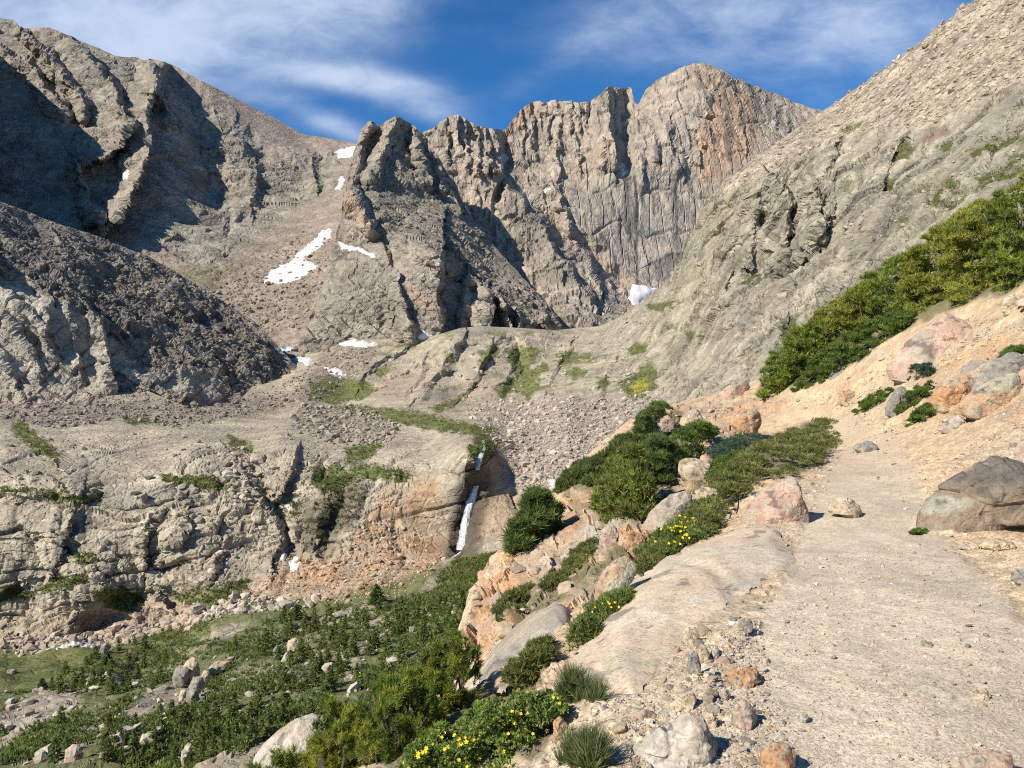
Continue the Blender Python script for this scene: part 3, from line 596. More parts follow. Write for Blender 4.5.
def basin():
    top = [(-260, 402), (0, 404), (90, 402), (108, 396), (128, 388), (150, 392), (190, 408), (236, 404), (262, 376), (285, 350), (310, 338), (330, 336), (345, 336), (420, 340), (440, 334), (460, 328), (480, 326), (520, 328), (555, 330), (600, 326), (640, 308), (680, 300), (760, 300)]
    ctrl = [(-260, 768, 140), (0, 768, 118), (150, 768, 103), (300, 768, 92), (450, 768, 82), (560, 768, 76), (700, 768, 70), (-260, 860, 80), (200, 860, 62), (700, 860, 48),
            (0, 710, 165), (150, 710, 146), (300, 700, 136), (450, 690, 130), (0, 665, 225), (-260, 660, 235), (100, 655, 235), (200, 630, 240), (300, 615, 235), (400, 605, 230), (470, 585, 225), (560, 600, 190), (700, 620, 140),
            (0, 645, 268), (-260, 640, 270), (100, 643, 276), (170, 627, 275), (250, 592, 278), (330, 590, 262), (330, 545, 296), (420, 565, 276), (458, 552, 288), (462, 490, 304), (476, 443, 330),
            (0, 590, 290), (0, 500, 306), (-260, 500, 300), (100, 590, 289), (100, 505, 310), (200, 560, 292), (200, 500, 316), (200, 450, 366), (100, 445, 375), (0, 445, 365), (-260, 440, 370), (280, 480, 335), (280, 440, 390), (400, 500, 310), (400, 460, 350), (350, 480, 330),
            (0, 408, 500), (-260, 405, 490), (100, 408, 510), (200, 414, 510), (280, 412, 560), (-260, 398, 545), (100, 398, 560), (300, 395, 620), (340, 388, 690), (330, 365, 770), (290, 352, 860), (400, 412, 520), (430, 440, 400), (440, 424, 440), (500, 432, 430), (345, 340, 850), (400, 342, 830),
            (500, 470, 335), (520, 520, 290), (560, 470, 330), (600, 440, 380), (640, 400, 470), (560, 410, 460), (650, 440, 330), (760, 440, 300), (760, 350, 480), (600, 520, 260), (700, 500, 220),
            (360, 362, 760), (400, 385, 680), (450, 335, 800), (540, 335, 840), (600, 330, 900), (640, 312, 930), (760, 300, 700), (480, 370, 720), (560, 370, 720), (520, 400, 610), (460, 402, 620)]
    s = Sheet(-260, 760, 1.2, 540, top, [(-260, 860), (760, 860)], ctrl)
    # gullies, steps and the cleft of the fall
    s.ridge([(478, 438), (480, 452), (476, 468), (478, 480), (470, 500), (463, 530), (458, 552)], -4.5, 11, 13, 1.0, 0.5)
    s.ridge([(240, 440), (255, 470), (270, 500), (285, 520), (292, 555)], -6, 9, 7)
    s.ridge([(350, 480), (335, 520), (325, 550)], -8, 14, 14)
    s.ridge([(225, 445), (245, 480), (262, 500)], 6, 12, 3, 0.8)
    s.ridge([(295, 455), (285, 480), (280, 495)], 8, 16, 3, 0.8)
    s.ridge([(276, 515), (282, 540), (276, 560)], 5, 22, 3, 0.7)
    s.ridge([(188, 512), (183, 530), (176, 542)], 6, 14, 3, 0.7)
    s.ridge([(148, 525), (140, 540), (146, 565)], 5, 10, 3, 0.8)
    s.ridge([(80, 500), (70, 530), (55, 570)], 4, 26, 4, 0.8); s.ridge([(162, 600), (166, 610), (170, 612)], 6, 10, 3)
    s.ridge([(0, 532), (20, 530), (60, 545), (110, 575)], -3, 3, 3); s.ridge([(0, 598), (50, 580), (90, 573), (150, 572)], -1.5, 5, 5); s.ridge([(80, 606), (110, 612), (135, 616)], 15, 55, 55)
    s.ridge([(0, 497), (60, 500), (120, 510), (200, 506)], -4, 5, 6); s.ridge([(30, 440), (60, 465), (75, 490)], 6, 4, 26)
    s.ridge([(0, 470), (50, 478), (62, 485)], 4, 6, 3)
    s.ridge([(515, 345), (522, 370), (510, 395)], -18, 10, 10); s.ridge([(545, 352), (540, 375), (530, 395)], 10, 4, 20); s.ridge([(605, 360), (590, 380), (575, 400)], 8, 14, 5)
    s.ridge([(430, 360), (425, 380), (410, 395)], -12, 5, 5); s.ridge([(460, 340), (440, 370), (420, 395)], 16, 20, 8)
    for pts, a, wl, wr in (([(400, 350), (372, 368), (362, 384)], 12, 14, 5), ([(490, 345), (478, 372), (462, 396)], 14, 14, 5), ([(520, 340), (500, 352), (470, 356)], 8, 3, 12), ([(570, 345), (555, 368), (545, 392)], 14, 14, 5), ([(620, 345), (610, 370), (600, 392)], 12, 14, 5), ([(390, 372), (420, 366), (450, 370)], 8, 3, 9), ([(470, 382), (505, 384)], 7, 3, 8), ([(590, 362), (630, 352)], 8, 3, 9), ([(440, 348), (470, 344), (500, 338)], 7, 3, 9)):
        s.ridge(pts, a, wl, wr, 0.9)
    s.finish(); P = s.P; X, Y = s.PX, s.PY
    floor = np.maximum(pmask(X, Y, [(-260, 652), (0, 648), (110, 650), (170, 628), (250, 598), (330, 598), (400, 580), (450, 555), (500, 555), (560, 640), (760, 700), (760, 860), (-260, 860)], 4, 4), 0)
    fan = pmask(X, Y, [(480, 425), (540, 395), (600, 400), (650, 390), (700, 400), (680, 450), (620, 480), (560, 500), (520, 490), (500, 455)], 6, 5)
    talo = pmask(X, Y, [(290, 545), (330, 560), (370, 520), (400, 525), (445, 560), (430, 585), (380, 600), (330, 605), (260, 605), (225, 600), (255, 590), (275, 565)], 5, 5)
    tbench = np.maximum(pmask(X, Y, [(-260, 392), (60, 398), (220, 405), (300, 390), (330, 345), (380, 345), (370, 375), (330, 400), (240, 418), (160, 420), (30, 425), (-260, 425)], 5, 4), pmask(X, Y, [(300, 405), (360, 405), (400, 425), (390, 440), (330, 440), (290, 425)], 5, 5))
    tal = np.maximum.reduce([fan, talo*0.35, tbench]); rk = (1-tal)*(1-floor)
    W = P+fbm(P/30., 2, 2)[..., None]*4
    a = math.radians(-9); R = np.array([[math.cos(a), 0, -math.sin(a)], [0, 1, 0], [math.sin(a), 0, math.cos(a)]]); QB = W@R.T
    f1, c1, h1 = s.blocks(QB, [15, 15, 7.], 21); f2, c2, h2 = s.blocks(QB, [6, 6, 3.2], 22); f3, c3, h3 = s.facets(P, [2.2, 2.2, 2.], 23)
    crack = fbm(P/np.array([30, 30, 4.])+fbm(P/14., 2, 9)[..., None]*0.4, 3, 12)
    broken = np.clip(pmask(X, Y, [(190, 440), (300, 440), (300, 410), (420, 420), (420, 470), (350, 560), (260, 560), (160, 580), (150, 520)], 25, 8)+pmask(X, Y, [(0, 560), (200, 560), (260, 600), (120, 645), (0, 640)], 20, 8), 0, 1)
    amp = 0.18+0.75*broken
    cx_mask = sstep(0.42, 0.5, crack)
    g1, cg, hg = s.blocks(QB, [42, 34, 15.], 27, 0.35, 0.5)
    h = rk*(2.6*g1*s.att(4.5)-1.6*(1-cg)*s.att(4.5)+amp*(2.2*f1+1.5*f2+0.6*f3-0.9*(1-c1)-0.6*(1-c2)))+rk*(0.7*fbm(P/np.array([26, 26, 9.]), 3, 4)*s.att(9)-0.6*sstep(0.45, 0.6, np.abs(crack))*s.att(2.2))
    h += tal*(1.3*f2+1.0*f3)+floor*(2.2*fbm(P/18., 3, 6)+0.6*f3)
    h *= np.clip((s.PY-s.t)/5+0.3, 0, 1)
    s.displace(h)
    c = flat((0.395, 0.342, 0.255), X.shape)
    c *= (1+0.13*R1[h1]*rk+0.13*R1[h2]+0.10*R1[h3])[..., None]
    gryc = sstep(0.0, 0.7, fbm(P/np.array([40, 40, 14.]), 4, 33)); c = lerp(c, (0.325, 0.295, 0.235), gryc*rk*0.7)
    st = sstep(0.25, 0.6, fbm(P/np.array([3.5, 3.5, 45.]), 3, 35))*pmask(X, Y, [(-260, 495), (110, 505), (110, 640), (-260, 640)], 14, 5)
    c = lerp(c, (0.13, 0.125, 0.115), st*0.6)
    for pts, w in (([(76, 502), (74, 520), (62, 545), (55, 570)], 5), ([(90, 503), (86, 520), (78, 545)], 4), ([(14, 505), (12, 530)], 3), ([(32, 600), (25, 625)], 3)):
        d, _ = seg_dist(X+wob(X, Y, 10, 3, 4), Y, pts); c = lerp(c, (0.12, 0.105, 0.09), 0.75*(1-sstep(w*0.4, w*1.4, d)))
    pinkw = pmask(X, Y, [(20, 635), (60, 615), (130, 605), (200, 590), (215, 610), (150, 630), (100, 645), (30, 645)], 8, 6); c = lerp(c, (0.40, 0.305, 0.225), pinkw*0.7)
    bn = pmask(X, Y, [(340, 345), (450, 328), (640, 325), (650, 395), (520, 405), (440, 410), (350, 395)], 10, 6)
    b1 = sstep(0.05, 0.45, fbm(P/np.array([34, 60, 9.])+fbm(P/40., 2, 7)[..., None]*0.5, 4, 71)); c = lerp(c, (0.24, 0.22, 0.175), bn*b1*0.75)
    b2 = sstep(0.3, 0.5, fbm(P/np.array([22, 50, 14.]), 4, 73)); c = lerp(c, (0.12, 0.135, 0.05), bn*b2*0.8)
    pkr = np.clip(pmask(X, Y, [(355, 380), (375, 368), (420, 365), (440, 380), (410, 400), (370, 395)], 8, 5)+pmask(X, Y, [(460, 370), (520, 385), (510, 405), (460, 405)], 10, 5)+pmask(X, Y, [(280, 455), (300, 490), (270, 500)], 5, 3), 0, 1)
    c = lerp(c, (0.40, 0.315, 0.235), pkr*0.65)
    org = np.clip(pmask(X, Y, [(285, 550), (340, 560), (372, 515), (400, 470), (440, 480), (455, 545), (430, 585), (370, 602), (300, 600), (245, 600), (270, 570)], 10, 8), 0, 1)
    c = lerp(c, np.array([0.41, 0.265, 0.155])*(1+0.25*R1[h2])[..., None], org*(0.35+0.6*sstep(-0.3, 0.4, fbm(P/14., 3, 37))))
    og2 = np.clip(pmask(X, Y, [(488, 470), (492, 445), (505, 436), (530, 442), (528, 470), (500, 482)], 3, 2)+pmask(X, Y, [(480, 482), (530, 470), (525, 540), (470, 540)], 6, 4)*0.7+pmask(X, Y, [(465, 440), (475, 440), (472, 456), (466, 456)], 2, 1), 0, 1)
    c = lerp(c, (0.42, 0.285, 0.175), og2*0.75)
    c = lerp(c, np.array([0.33, 0.285, 0.24])*(1+0.38*R1[h3]+0.2*R1[h2])[..., None], fan*0.85)
    c = lerp(c, np.array([0.25, 0.21, 0.165])*(1+0.38*R1[h3]+0.15*R1[h2])[..., None], tbench*0.8)
    wet = np.zeros(X.shape)
    for pts, w in (([(482, 440), (478, 468)], 9), ([(478, 478), (470, 505), (463, 550)], 19), ([(470, 540), (455, 555), (440, 565)], 7)):
        d, _ = seg_dist(X+wob(X, Y, 8, 2, 4), Y, pts); wet = np.maximum(wet, 1-sstep(w*0.5, w*1.3, d))
    c = lerp(c, (0.075, 0.058, 0.042), wet*0.85)
    dk = pmask(X, Y, [(318, 495), (350, 470), (370, 490), (350, 530), (320, 560), (300, 545), (305, 510)], 6, 5); c = lerp(c, (0.13, 0.105, 0.075), dk*0.75)
    # vegetation tint on the soil
    veg = np.zeros(X.shape)
    for k, pl in enumerate(GRASS_POLYS): veg = np.maximum(veg, pmask(X, Y, pl, 1.2, 4.0, 7, k))
    gsoil = lerp(flat((0.115, 0.14, 0.045), X.shape), (0.18, 0.175, 0.07), sstep(-0.2, 0.5, fbm(P/9., 3, 44)))
    soil = lerp(flat((0.13, 0.145, 0.055), X.shape), (0.33, 0.285, 0.205), sstep(0.12, 0.42, fbm(P/np.array([16, 30, 30.]), 4, 45)))
    c = lerp(c, soil, floor*0.92)
    rockf = np.clip(pmask(X, Y, [(0, 712), (25, 700), (60, 690), (85, 690), (70, 710), (40, 722), (0, 745)], 5, 4)+pmask(X, Y, [(150, 690), (180, 678), (215, 690), (200, 705), (150, 712), (120, 715)], 5, 4)+pmask(X, Y, [(55, 745), (85, 740), (80, 768), (50, 768)], 5, 4)+pmask(X, Y, [(150, 645), (190, 632), (250, 622), (245, 628), (180, 650)], 3, 3)+pmask(X, Y, [(30, 692), (80, 675), (130, 655), (140, 660), (90, 682)], 3, 3)*0.6+pmask(X, Y, [(300, 625), (400, 600), (470, 575), (470, 580), (400, 608), (320, 632)], 2, 3)*0.8, 0, 1)
    c = lerp(c, np.array([0.35, 0.30, 0.235])*(1+0.25*R1[h3])[..., None], rockf*0.9)
    c = lerp(c, gsoil, np.clip(veg, 0, 1)*0.95)
    yl = pmask(X, Y, [(630, 385), (645, 378), (648, 390), (634, 394)], 3, 2); c = lerp(c, (0.42, 0.36, 0.05), yl*0.6)
    s.masks = dict(floor=floor, veg=veg, rockf=rockf)
    o = s.build('valley', M_MID, c, back=120, slope=0.3); o['kind'] = 'structure'; return s

# ---- steep hillside on the right
SIDE_GRASS = [[(970, 152), (1000, 140), (1020, 134), (1019, 140), (995, 152), (972, 158)], [(975, 178), (1000, 166), (1020, 152), (1024, 156), (1000, 170), (980, 182)], [(975, 186), (1000, 172), (1030, 162), (1060, 150), (1060, 165), (1020, 176), (985, 190)],
              [(935, 192), (955, 182), (960, 186), (942, 198), (935, 206), (926, 202)], [(940, 200), (955, 200), (960, 208), (948, 212)], [(896, 147), (905, 142), (914, 145), (905, 152), (897, 160)], [(943, 148), (955, 146), (952, 155), (945, 157)], [(885, 180), (893, 176), (888, 186), (884, 186)], [(790, 270), (806, 262), (814, 268), (802, 278), (792, 282)], [(740, 290), (752, 285), (758, 275), (764, 276), (752, 290)],
              [(646, 306), (672, 300), (680, 302), (650, 312)], [(625, 345), (652, 338), (640, 350), (628, 352)], [(615, 385), (636, 372), (650, 360), (656, 370), (655, 388), (640, 398), (618, 398)], [(680, 330), (692, 328), (684, 338)], [(775, 335), (790, 320), (800, 318), (792, 330)], [(918, 190), (930, 186), (922, 194)], [(960, 195), (970, 190), (965, 202), (958, 204)], [(840, 130), (862, 122), (860, 128), (843, 134)]]

def side_slope():
    top = [(540, 360), (570, 348), (600, 330), (630, 310), (655, 292), (668, 280), (680, 262), (688, 240), (694, 226), (700, 212), (708, 198), (714, 192), (726, 178), (745, 165), (770, 147), (800, 126), (812, 117), (822, 111), (840, 99), (850, 92), (860, 86), (872, 78), (885, 69), (895, 61), (905, 53), (915, 47), (925, 39), (933, 30), (940, 26), (952, 20), (957, 12), (963, 7), (970, 4), (980, 0), (1010, -25), (1100, -90), (1300, -230)]
    ctrl = [(540, 360, 820), (600, 330, 900), (655, 292, 780), (700, 212, 660), (726, 178, 630), (822, 111, 660), (905, 53, 630), (980, 0, 600), (1100, -90, 560), (1300, -230, 500),
            (600, 400, 520), (640, 360, 620), (640, 410, 450), (640, 470, 300), (560, 440, 420), (700, 300, 540), (700, 350, 470), (700, 400, 385), (700, 460, 280), (760, 400, 320), (760, 300, 450), (760, 220, 540), (760, 460, 230), (800, 200, 530), (850, 300, 370), (850, 200, 470), (850, 160, 530), (950, 130, 460), (950, 250, 310), (1024, 200, 300), (1024, 100, 420), (1024, 40, 500), (1150, 100, 340), (1150, 250, 190), (1300, 300, 110), (1024, 330, 150), (900, 400, 170), (850, 450, 170), (1300, 50, 330), (1024, 460, 90), (560, 500, 300)]
    s = Sheet(540, 1300, 1.25, 560, top, [(540, 500), (1300, 500)], ctrl)
    for pts, a, wl, wr in (([(772, 180), (790, 205), (785, 235), (782, 262)], 22, 22, 4), ([(812, 185), (818, 215), (808, 250), (800, 262)], 22, 20, 4), ([(835, 155), (830, 200), (822, 240)], 14, 16, 4), ([(758, 195), (755, 230), (748, 262)], 12, 14, 4), ([(735, 255), (728, 280), (722, 300)], 6, 10, 3), ([(790, 290), (785, 318), (780, 345)], 7, 9, 3), ([(845, 285), (835, 300), (832, 320)], 7, 9, 3), ([(905, 140), (895, 165), (885, 185)], -8, 5, 5), ([(842, 138), (836, 165), (828, 195), (822, 230)], -9, 4, 5)):
        s.ridge(pts, a, wl, wr, 0.8)
    for pts, a in (([(720, 243), (740, 228), (758, 210)], 9), ([(700, 258), (722, 246), (735, 240)], 8), ([(728, 218), (745, 208), (770, 200)], 8), ([(690, 345), (715, 322), (740, 318), (800, 316)], 6), ([(768, 208), (790, 204), (815, 190)], 8), ([(760, 345), (775, 335), (785, 330)], 4), ([(885, 255), (905, 235), (920, 225)], 6), ([(745, 172), (790, 150), (820, 150)], 4), ([(690, 170), (730, 185), (750, 178)], 4)):
        s.ridge(pts, a, 16, 2.2, 0.8, 0.6)
    s.finish(); P = s.P; X, Y = s.PX, s.PY
    tal = pmask(X, Y, [(700, 190), (760, 150), (820, 108), (980, -10), (1300, -240), (1300, -20), (1100, 40), (1024, 80), (980, 100), (940, 120), (900, 132), (850, 135), (800, 155), (745, 185), (715, 200)], 6, 6)
    tal2 = pmask(X, Y, [(540, 360), (600, 330), (655, 292), (665, 300), (640, 330), (620, 350), (640, 390), (700, 400), (700, 500), (540, 500)], 8, 6)*0.9
    a = math.radians(-48); R = np.array([[math.cos(a), 0, -math.sin(a)], [0, 1, 0], [math.sin(a), 0, math.cos(a)]])
    Q = P@R.T
    f1, c1, h1 = s.blocks(Q, [52, 18, 13.], 24); f2, c2, h2 = s.blocks(Q, [20, 7, 4.5], 25); f3, c3, h3 = s.facets(P, [2.8, 2.8, 2.8], 26)
    rk = 1-np.maximum(tal, tal2)
    cr = fbm(Q/np.array([60, 60, 5.])+fbm(P/25., 2, 9)[..., None]*0.35, 3, 14)
    h = rk*(4.6*f1+2.4*f2+0.6*f3-2.4*(1-c1)-1.0*(1-c2)-1.6*sstep(0.4, 0.55, np.abs(cr))*s.att(5)+3*terrace(fbm(Q/np.array([90, 40, 22.]), 3, 19), 4, 0.45)*s.att(7))+np.maximum(tal, tal2)*(1.5*f3+1.4*f2)+6*fbm(P/80., 3, 3)*(0.3+0.7*rk)
    h *= np.clip((s.PY-s.t)/5+0.3, 0, 1)
    s.displace(h)
    c = flat((0.305, 0.27, 0.203), X.shape)*(1+0.14*R1[h1]*rk+0.24*R1[h2]+0.18*R1[h3])[..., None]
    gl = sstep(0.0, 0.6, fbm(P/np.array([50, 50, 40.]), 4, 41)); c = lerp(c, (0.25, 0.24, 0.19), gl*rk*0.7)
    yl = pmask(X, Y, [(680, 230), (720, 190), (770, 170), (760, 210), (700, 290), (660, 320)], 12, 8); c = lerp(c, (0.33, 0.295, 0.205), yl*0.5*rk)
    br = pmask(X, Y, [(918, 140), (925, 128), (946, 122), (948, 132), (930, 140)], 2, 1.5); c = lerp(c, (0.235, 0.165, 0.12), br*0.85)
    st = sstep(0.2, 0.6, fbm(P/np.array([5, 5, 50.]), 3, 43))*pmask(X, Y, [(770, 180), (830, 170), (815, 260), (740, 280), (720, 330), (700, 320), (740, 250)], 10, 6)
    c = lerp(c, (0.115, 0.108, 0.095), st*0.8)
    s2 = sstep(0.22, 0.5, fbm(Q/np.array([90, 12, 5.]), 3, 53))*rk*sstep(120, 180, Y); c = lerp(c, (0.165, 0.155, 0.13), s2*0.6)
    s3 = sstep(0.2, 0.5, fbm(Q/np.array([80, 20, 9.]), 3, 57))*rk; c = lerp(c, (0.375, 0.335, 0.255), s3*0.5)
    c = lerp(c, np.array([0.335, 0.28, 0.21])*(1+0.45*R1[h3]+0.2*R1[h2])[..., None], tal*0.9)
    c = lerp(c, np.array([0.34, 0.295, 0.235])*(1+0.35*R1[h3])[..., None], tal2*0.8)
    lt = sstep(0.25, 0.55, fbm(Q/np.array([60, 20, 9.]), 3, 47))*tal; c = lerp(c, (0.46, 0.40, 0.325), lt*0.5)
    mot = sstep(0.1, 0.5, fbm(P/np.array([10, 10, 6.]), 4, 48))*pmask(X, Y, [(880, 210), (970, 140), (1060, 100), (1060, 200), (950, 230), (860, 260)], 20, 10)
    c = lerp(c, (0.15, 0.15, 0.075), mot*0.55)
    veg = np.zeros(X.shape)
    for k, pl in enumerate(SIDE_GRASS): veg = np.maximum(veg, pmask(X, Y, pl, 1.5, 2.0, 8, k))
    spr = sstep(0.42, 0.6, fbm(Q/np.array([30, 12, 8.]), 4, 49))*sstep(130, 170, Y); veg = np.maximum(veg, spr*0.5)
    c = lerp(c, lerp(flat((0.075, 0.095, 0.028), X.shape), (0.13, 0.135, 0.045), sstep(-0.2, 0.4, fbm(P/6., 3, 50))), veg*0.9)
    yl = pmask(X, Y, [(630, 388), (642, 378), (648, 386), (636, 394)], 3, 2); c = lerp(c, (0.42, 0.36, 0.05), yl*0.6)
    o = s.build('rocky_hillside', M_SIDE, c, back=300, slope=0.5); o['kind'] = 'structure'; return s

S_MT = mountain_left(); S_FAR = mountain_far(); S_BUT = buttress(); S_RIDGE = dark_ridge(); S_BAS = basin(); S_SIDE = side_slope()

# ------------------------------------------------------------------ foreground hillside with the trail
class Hill:
    def __init__(s):
        pts = [  # px, py, distance of the ground
            (850, 768, 3.2), (1000, 768, 3.2), (700, 768, 3.15), (1300, 768, 3.1), (860, 600, 5.7), (870, 530, 8.3), (875, 480, 12.0), (862, 450, 16.5), (850, 430, 21), (815, 415, 26), (760, 407, 30), (720, 404, 33),
            (1024, 600, 5.5), (1024, 530, 8), (960, 535, 8), (1024, 450, 11), (940, 470, 11.5), (960, 420, 16), (1024, 400, 14), (1024, 340, 18), (1024, 298, 21), (940, 345, 22), (900, 365, 23.5), (850, 388, 25), (800, 397, 28), (1024, 265, 25), (900, 310, 30), (820, 350, 32), (760, 385, 34), (960, 285, 27),
            (1300, 400, 11), (1300, 560, 5.5), (1300, 250, 17), (1300, 100, 28), (1100, 180, 32), (1024, 240, 32), (900, 310, 40), (800, 365, 42), (1024, 255, 45), (1300, 120, 45),
            (640, 768, 3.15), (600, 768, 3.35), (560, 768, 3.7), (500, 768, 4.2), (400, 768, 4.7), (300, 785, 5.4), (250, 800, 6.2),
            (560, 690, 4.9), (600, 700, 4.45), (640, 700, 4.2), (700, 690, 4.1), (470, 695, 6.2), (480, 680, 7), (540, 640, 6.9), (600, 620, 6.3), (640, 580, 7.2), (690, 545, 8.6), (760, 520, 9.2), (800, 540, 8), (700, 640, 5), (650, 640, 5.3), (520, 660, 6.6),
            (480, 625, 10.5), (463, 605, 12.5), (500, 565, 15), (520, 548, 17), (560, 580, 11), (600, 560, 11), (640, 500, 14), (620, 530, 12.5), (580, 500, 19), (562, 482, 23), (620, 470, 19), (600, 445, 30), (660, 430, 27), (700, 470, 16.5), (700, 430, 22), (720, 500, 11.8), (740, 460, 15.5), (650, 412, 33), (700, 400, 36),
            (440, 640, 14), (425, 650, 20), (468, 608, 22), (515, 550, 28), (555, 503, 35), (620, 450, 45), (700, 412, 50), (760, 398, 50), (400, 735, 9.0), (330, 785, 8.5), (150, 830, 9),
            (250, 790, 12), (180, 800, 8), (100, 815, 6), (100, 815, 15), (-100, 830, 10), (-350, 870, 6), (-350, 850, 20), (250, 790, 22), (320, 760, 22), (400, 705, 22), (450, 655, 27), (0, 820, 30), (250, 800, 45), (-200, 830, 45), (450, 660, 50)]
        P3 = pix([p[0] for p in pts], [p[1] for p in pts], [p[2] for p in pts])
        A = [(p[0]/150., 2.6*math.log(p[2])) for p in pts]; Z = list(P3[:, 2])
        for a in (-350, 0, 300, 600, 900, 1300):                       # level ground at the photographer's feet
            for d in (0.7, 1.5):
                A.append((a/150., 2.6*math.log(d))); Z.append(0.0 if a > 550 else -0.18*d*(550-a)/400.)
        s.ev = tps(A, np.array(Z), 2e-3)
        s.x = np.concatenate([np.arange(-420, 200, 9.), np.arange(200, 1065, 1.45), np.arange(1065, 1420, 8.)])
        t = np.linspace(0, 1, 760)
        dd = np.exp(np.linspace(math.log(0.7), math.log(60), 4000)); w = 0.75/dd+1.15/dd**2*np.where(dd < 2.4, 0.25, 1)+0.006
        cw = np.cumsum(w*np.gradient(dd)); cw = (cw-cw[0])/(cw[-1]-cw[0]); s.d = np.interp(t, cw, dd)
        s.PX, s.D = np.meshgrid(s.x, s.d)
        s.Z = s.ev(np.stack([s.PX/150., 2.6*np.log(s.D)], -1))
        yl = np.interp(s.PX, [150, 250, 330, 400, 452, 468, 490], [845, 845, 825, 745, 658, 610, 480])
        zl = EYE-(yl-CY)/F*s.D; w = sstep(5.4, 7.4, s.D)*(s.PX < 485)
        s.Z = np.where(s.Z > zl, s.Z*(1-w)+zl*w, s.Z)
        s.P = np.stack([(s.PX-CX)/F*s.D, s.D, s.Z], -1); s.P0 = s.P.copy()
        s.PY = CY-F*(s.Z-EYE)/s.D
        s.N = grid_normals(s.P); s.N *= np.sign(s.N[..., 2:3]+1e-9)
        gd = np.gradient(s.D, axis=0)*np.abs(np.linalg.norm(np.gradient(s.P, axis=0), axis=-1)/np.gradient(s.D, axis=0))
        s.sp = np.maximum(gd, np.linalg.norm(np.gradient(s.P, axis=1), axis=-1))
    def att(s, size): return sstep(1.1, 3.0, size/s.sp)
    def index(s, px, d):
        i = np.clip(np.searchsorted(s.x, px)-1, 0, len(s.x)-2); fi = (px-s.x[i])/(s.x[i+1]-s.x[i])
        j = np.clip(np.searchsorted(s.d, d)-1, 0, len(s.d)-2); fj = np.clip((d-s.d[j])/(s.d[j+1]-s.d[j]), 0, 1)
        return i, fi, j, fj
    def ground(s, px, d, base=False):
        """ground point under direction px at distance d"""
        px = np.asarray(px, float); d = np.asarray(d, float); i, fi, j, fj = s.index(px, d)
        z = (s.P0 if base else s.P)[..., 2]; n = s.N
        w = [(1-fi)*(1-fj), fi*(1-fj), (1-fi)*fj, fi*fj]; ix = [(j, i), (j, i+1), (j+1, i), (j+1, i+1)]
        zz = sum(a*z[k] for a, k in zip(w, ix)); nn = sum(a[..., None]*n[k] for a, k in zip(w, ix))
        nn /= np.linalg.norm(nn, axis=-1, keepdims=True)
        return np.stack([(px-CX)/F*d, d, zz], -1), nn
    def hit(s, px, py, base=False):
        """distance at which the view through (px, py) first meets the ground"""
        px = np.atleast_1d(np.asarray(px, float)); py = np.atleast_1d(np.asarray(py, float))
        i = np.clip(np.searchsorted(s.x, px)-1, 0, len(s.x)-2); fi = (px-s.x[i])/(s.x[i+1]-s.x[i])
        j0 = np.searchsorted(s.d, 1.2); PYd = s.PY if base else s.PYd
        def col(c, y):
            v = PYd[j0:, c]; m = v <= y; j = int(m.argmax())
            if not m[j]: return s.d[int(v.argmin())+j0]
            if j == 0: return s.d[j0]
            a, b = v[j-1], v[j]; t = (a-y)/(a-b+1e-9); return s.d[j+j0-1]*(1-t)+s.d[j+j0]*t
        o = np.empty(len(px))
        for k in range(len(px)):
            a, b = col(i[k], py[k]), col(i[k]+1, py[k])
            o[k] = a*(1-fi[k])+b*fi[k] if abs(a-b) < 0.15*a else (a if fi[k] < .5 else b)
        return o

TRAIL = [(480, 1500), (600, 900), (690, 768), (720, 690), (760, 620), (790, 570), (800, 545), (805, 520), (812, 500), (822, 482), (832, 465), (838, 452), (835, 440), (820, 428), (790, 418), (755, 410), (735, 405), (745, 402), (790, 409), (835, 416), (870, 427), (893, 440), (905, 458), (915, 478), (922, 500), (925, 520), (945, 540), (985, 575), (1040, 640), (1120, 768), (1200, 900), (1400, 1500)]
ROCKZ = [([(470, 600), (462, 640), (475, 660), (520, 640), (560, 600), (600, 575), (640, 560), (660, 520), (640, 480), (600, 490), (575, 490), (555, 500), (530, 555), (500, 545), (480, 570)], 1.0, 0.55),
         ([(600, 445), (640, 420), (700, 398), (760, 395), (790, 405), (760, 420), (720, 470), (680, 510), (640, 500), (610, 475)], 0.8, 0.5),
         ([(900, 365), (925, 330), (965, 320), (1024, 290), (1100, 260), (1100, 420), (1024, 430), (970, 430), (930, 420), (915, 390)], 0.6, 0.12),
         ([(560, 695), (600, 615), (640, 575), (690, 545), (735, 528), (775, 530), (797, 562), (760, 590), (745, 625), (700, 655), (650, 692), (600, 700)], 0.0, 0.0),
         ([(475, 660), (500, 640), (540, 612), (600, 580), (640, 560), (690, 540), (640, 580), (600, 620), (570, 680), (540, 690), (490, 690)], 0.7, 0.25)]

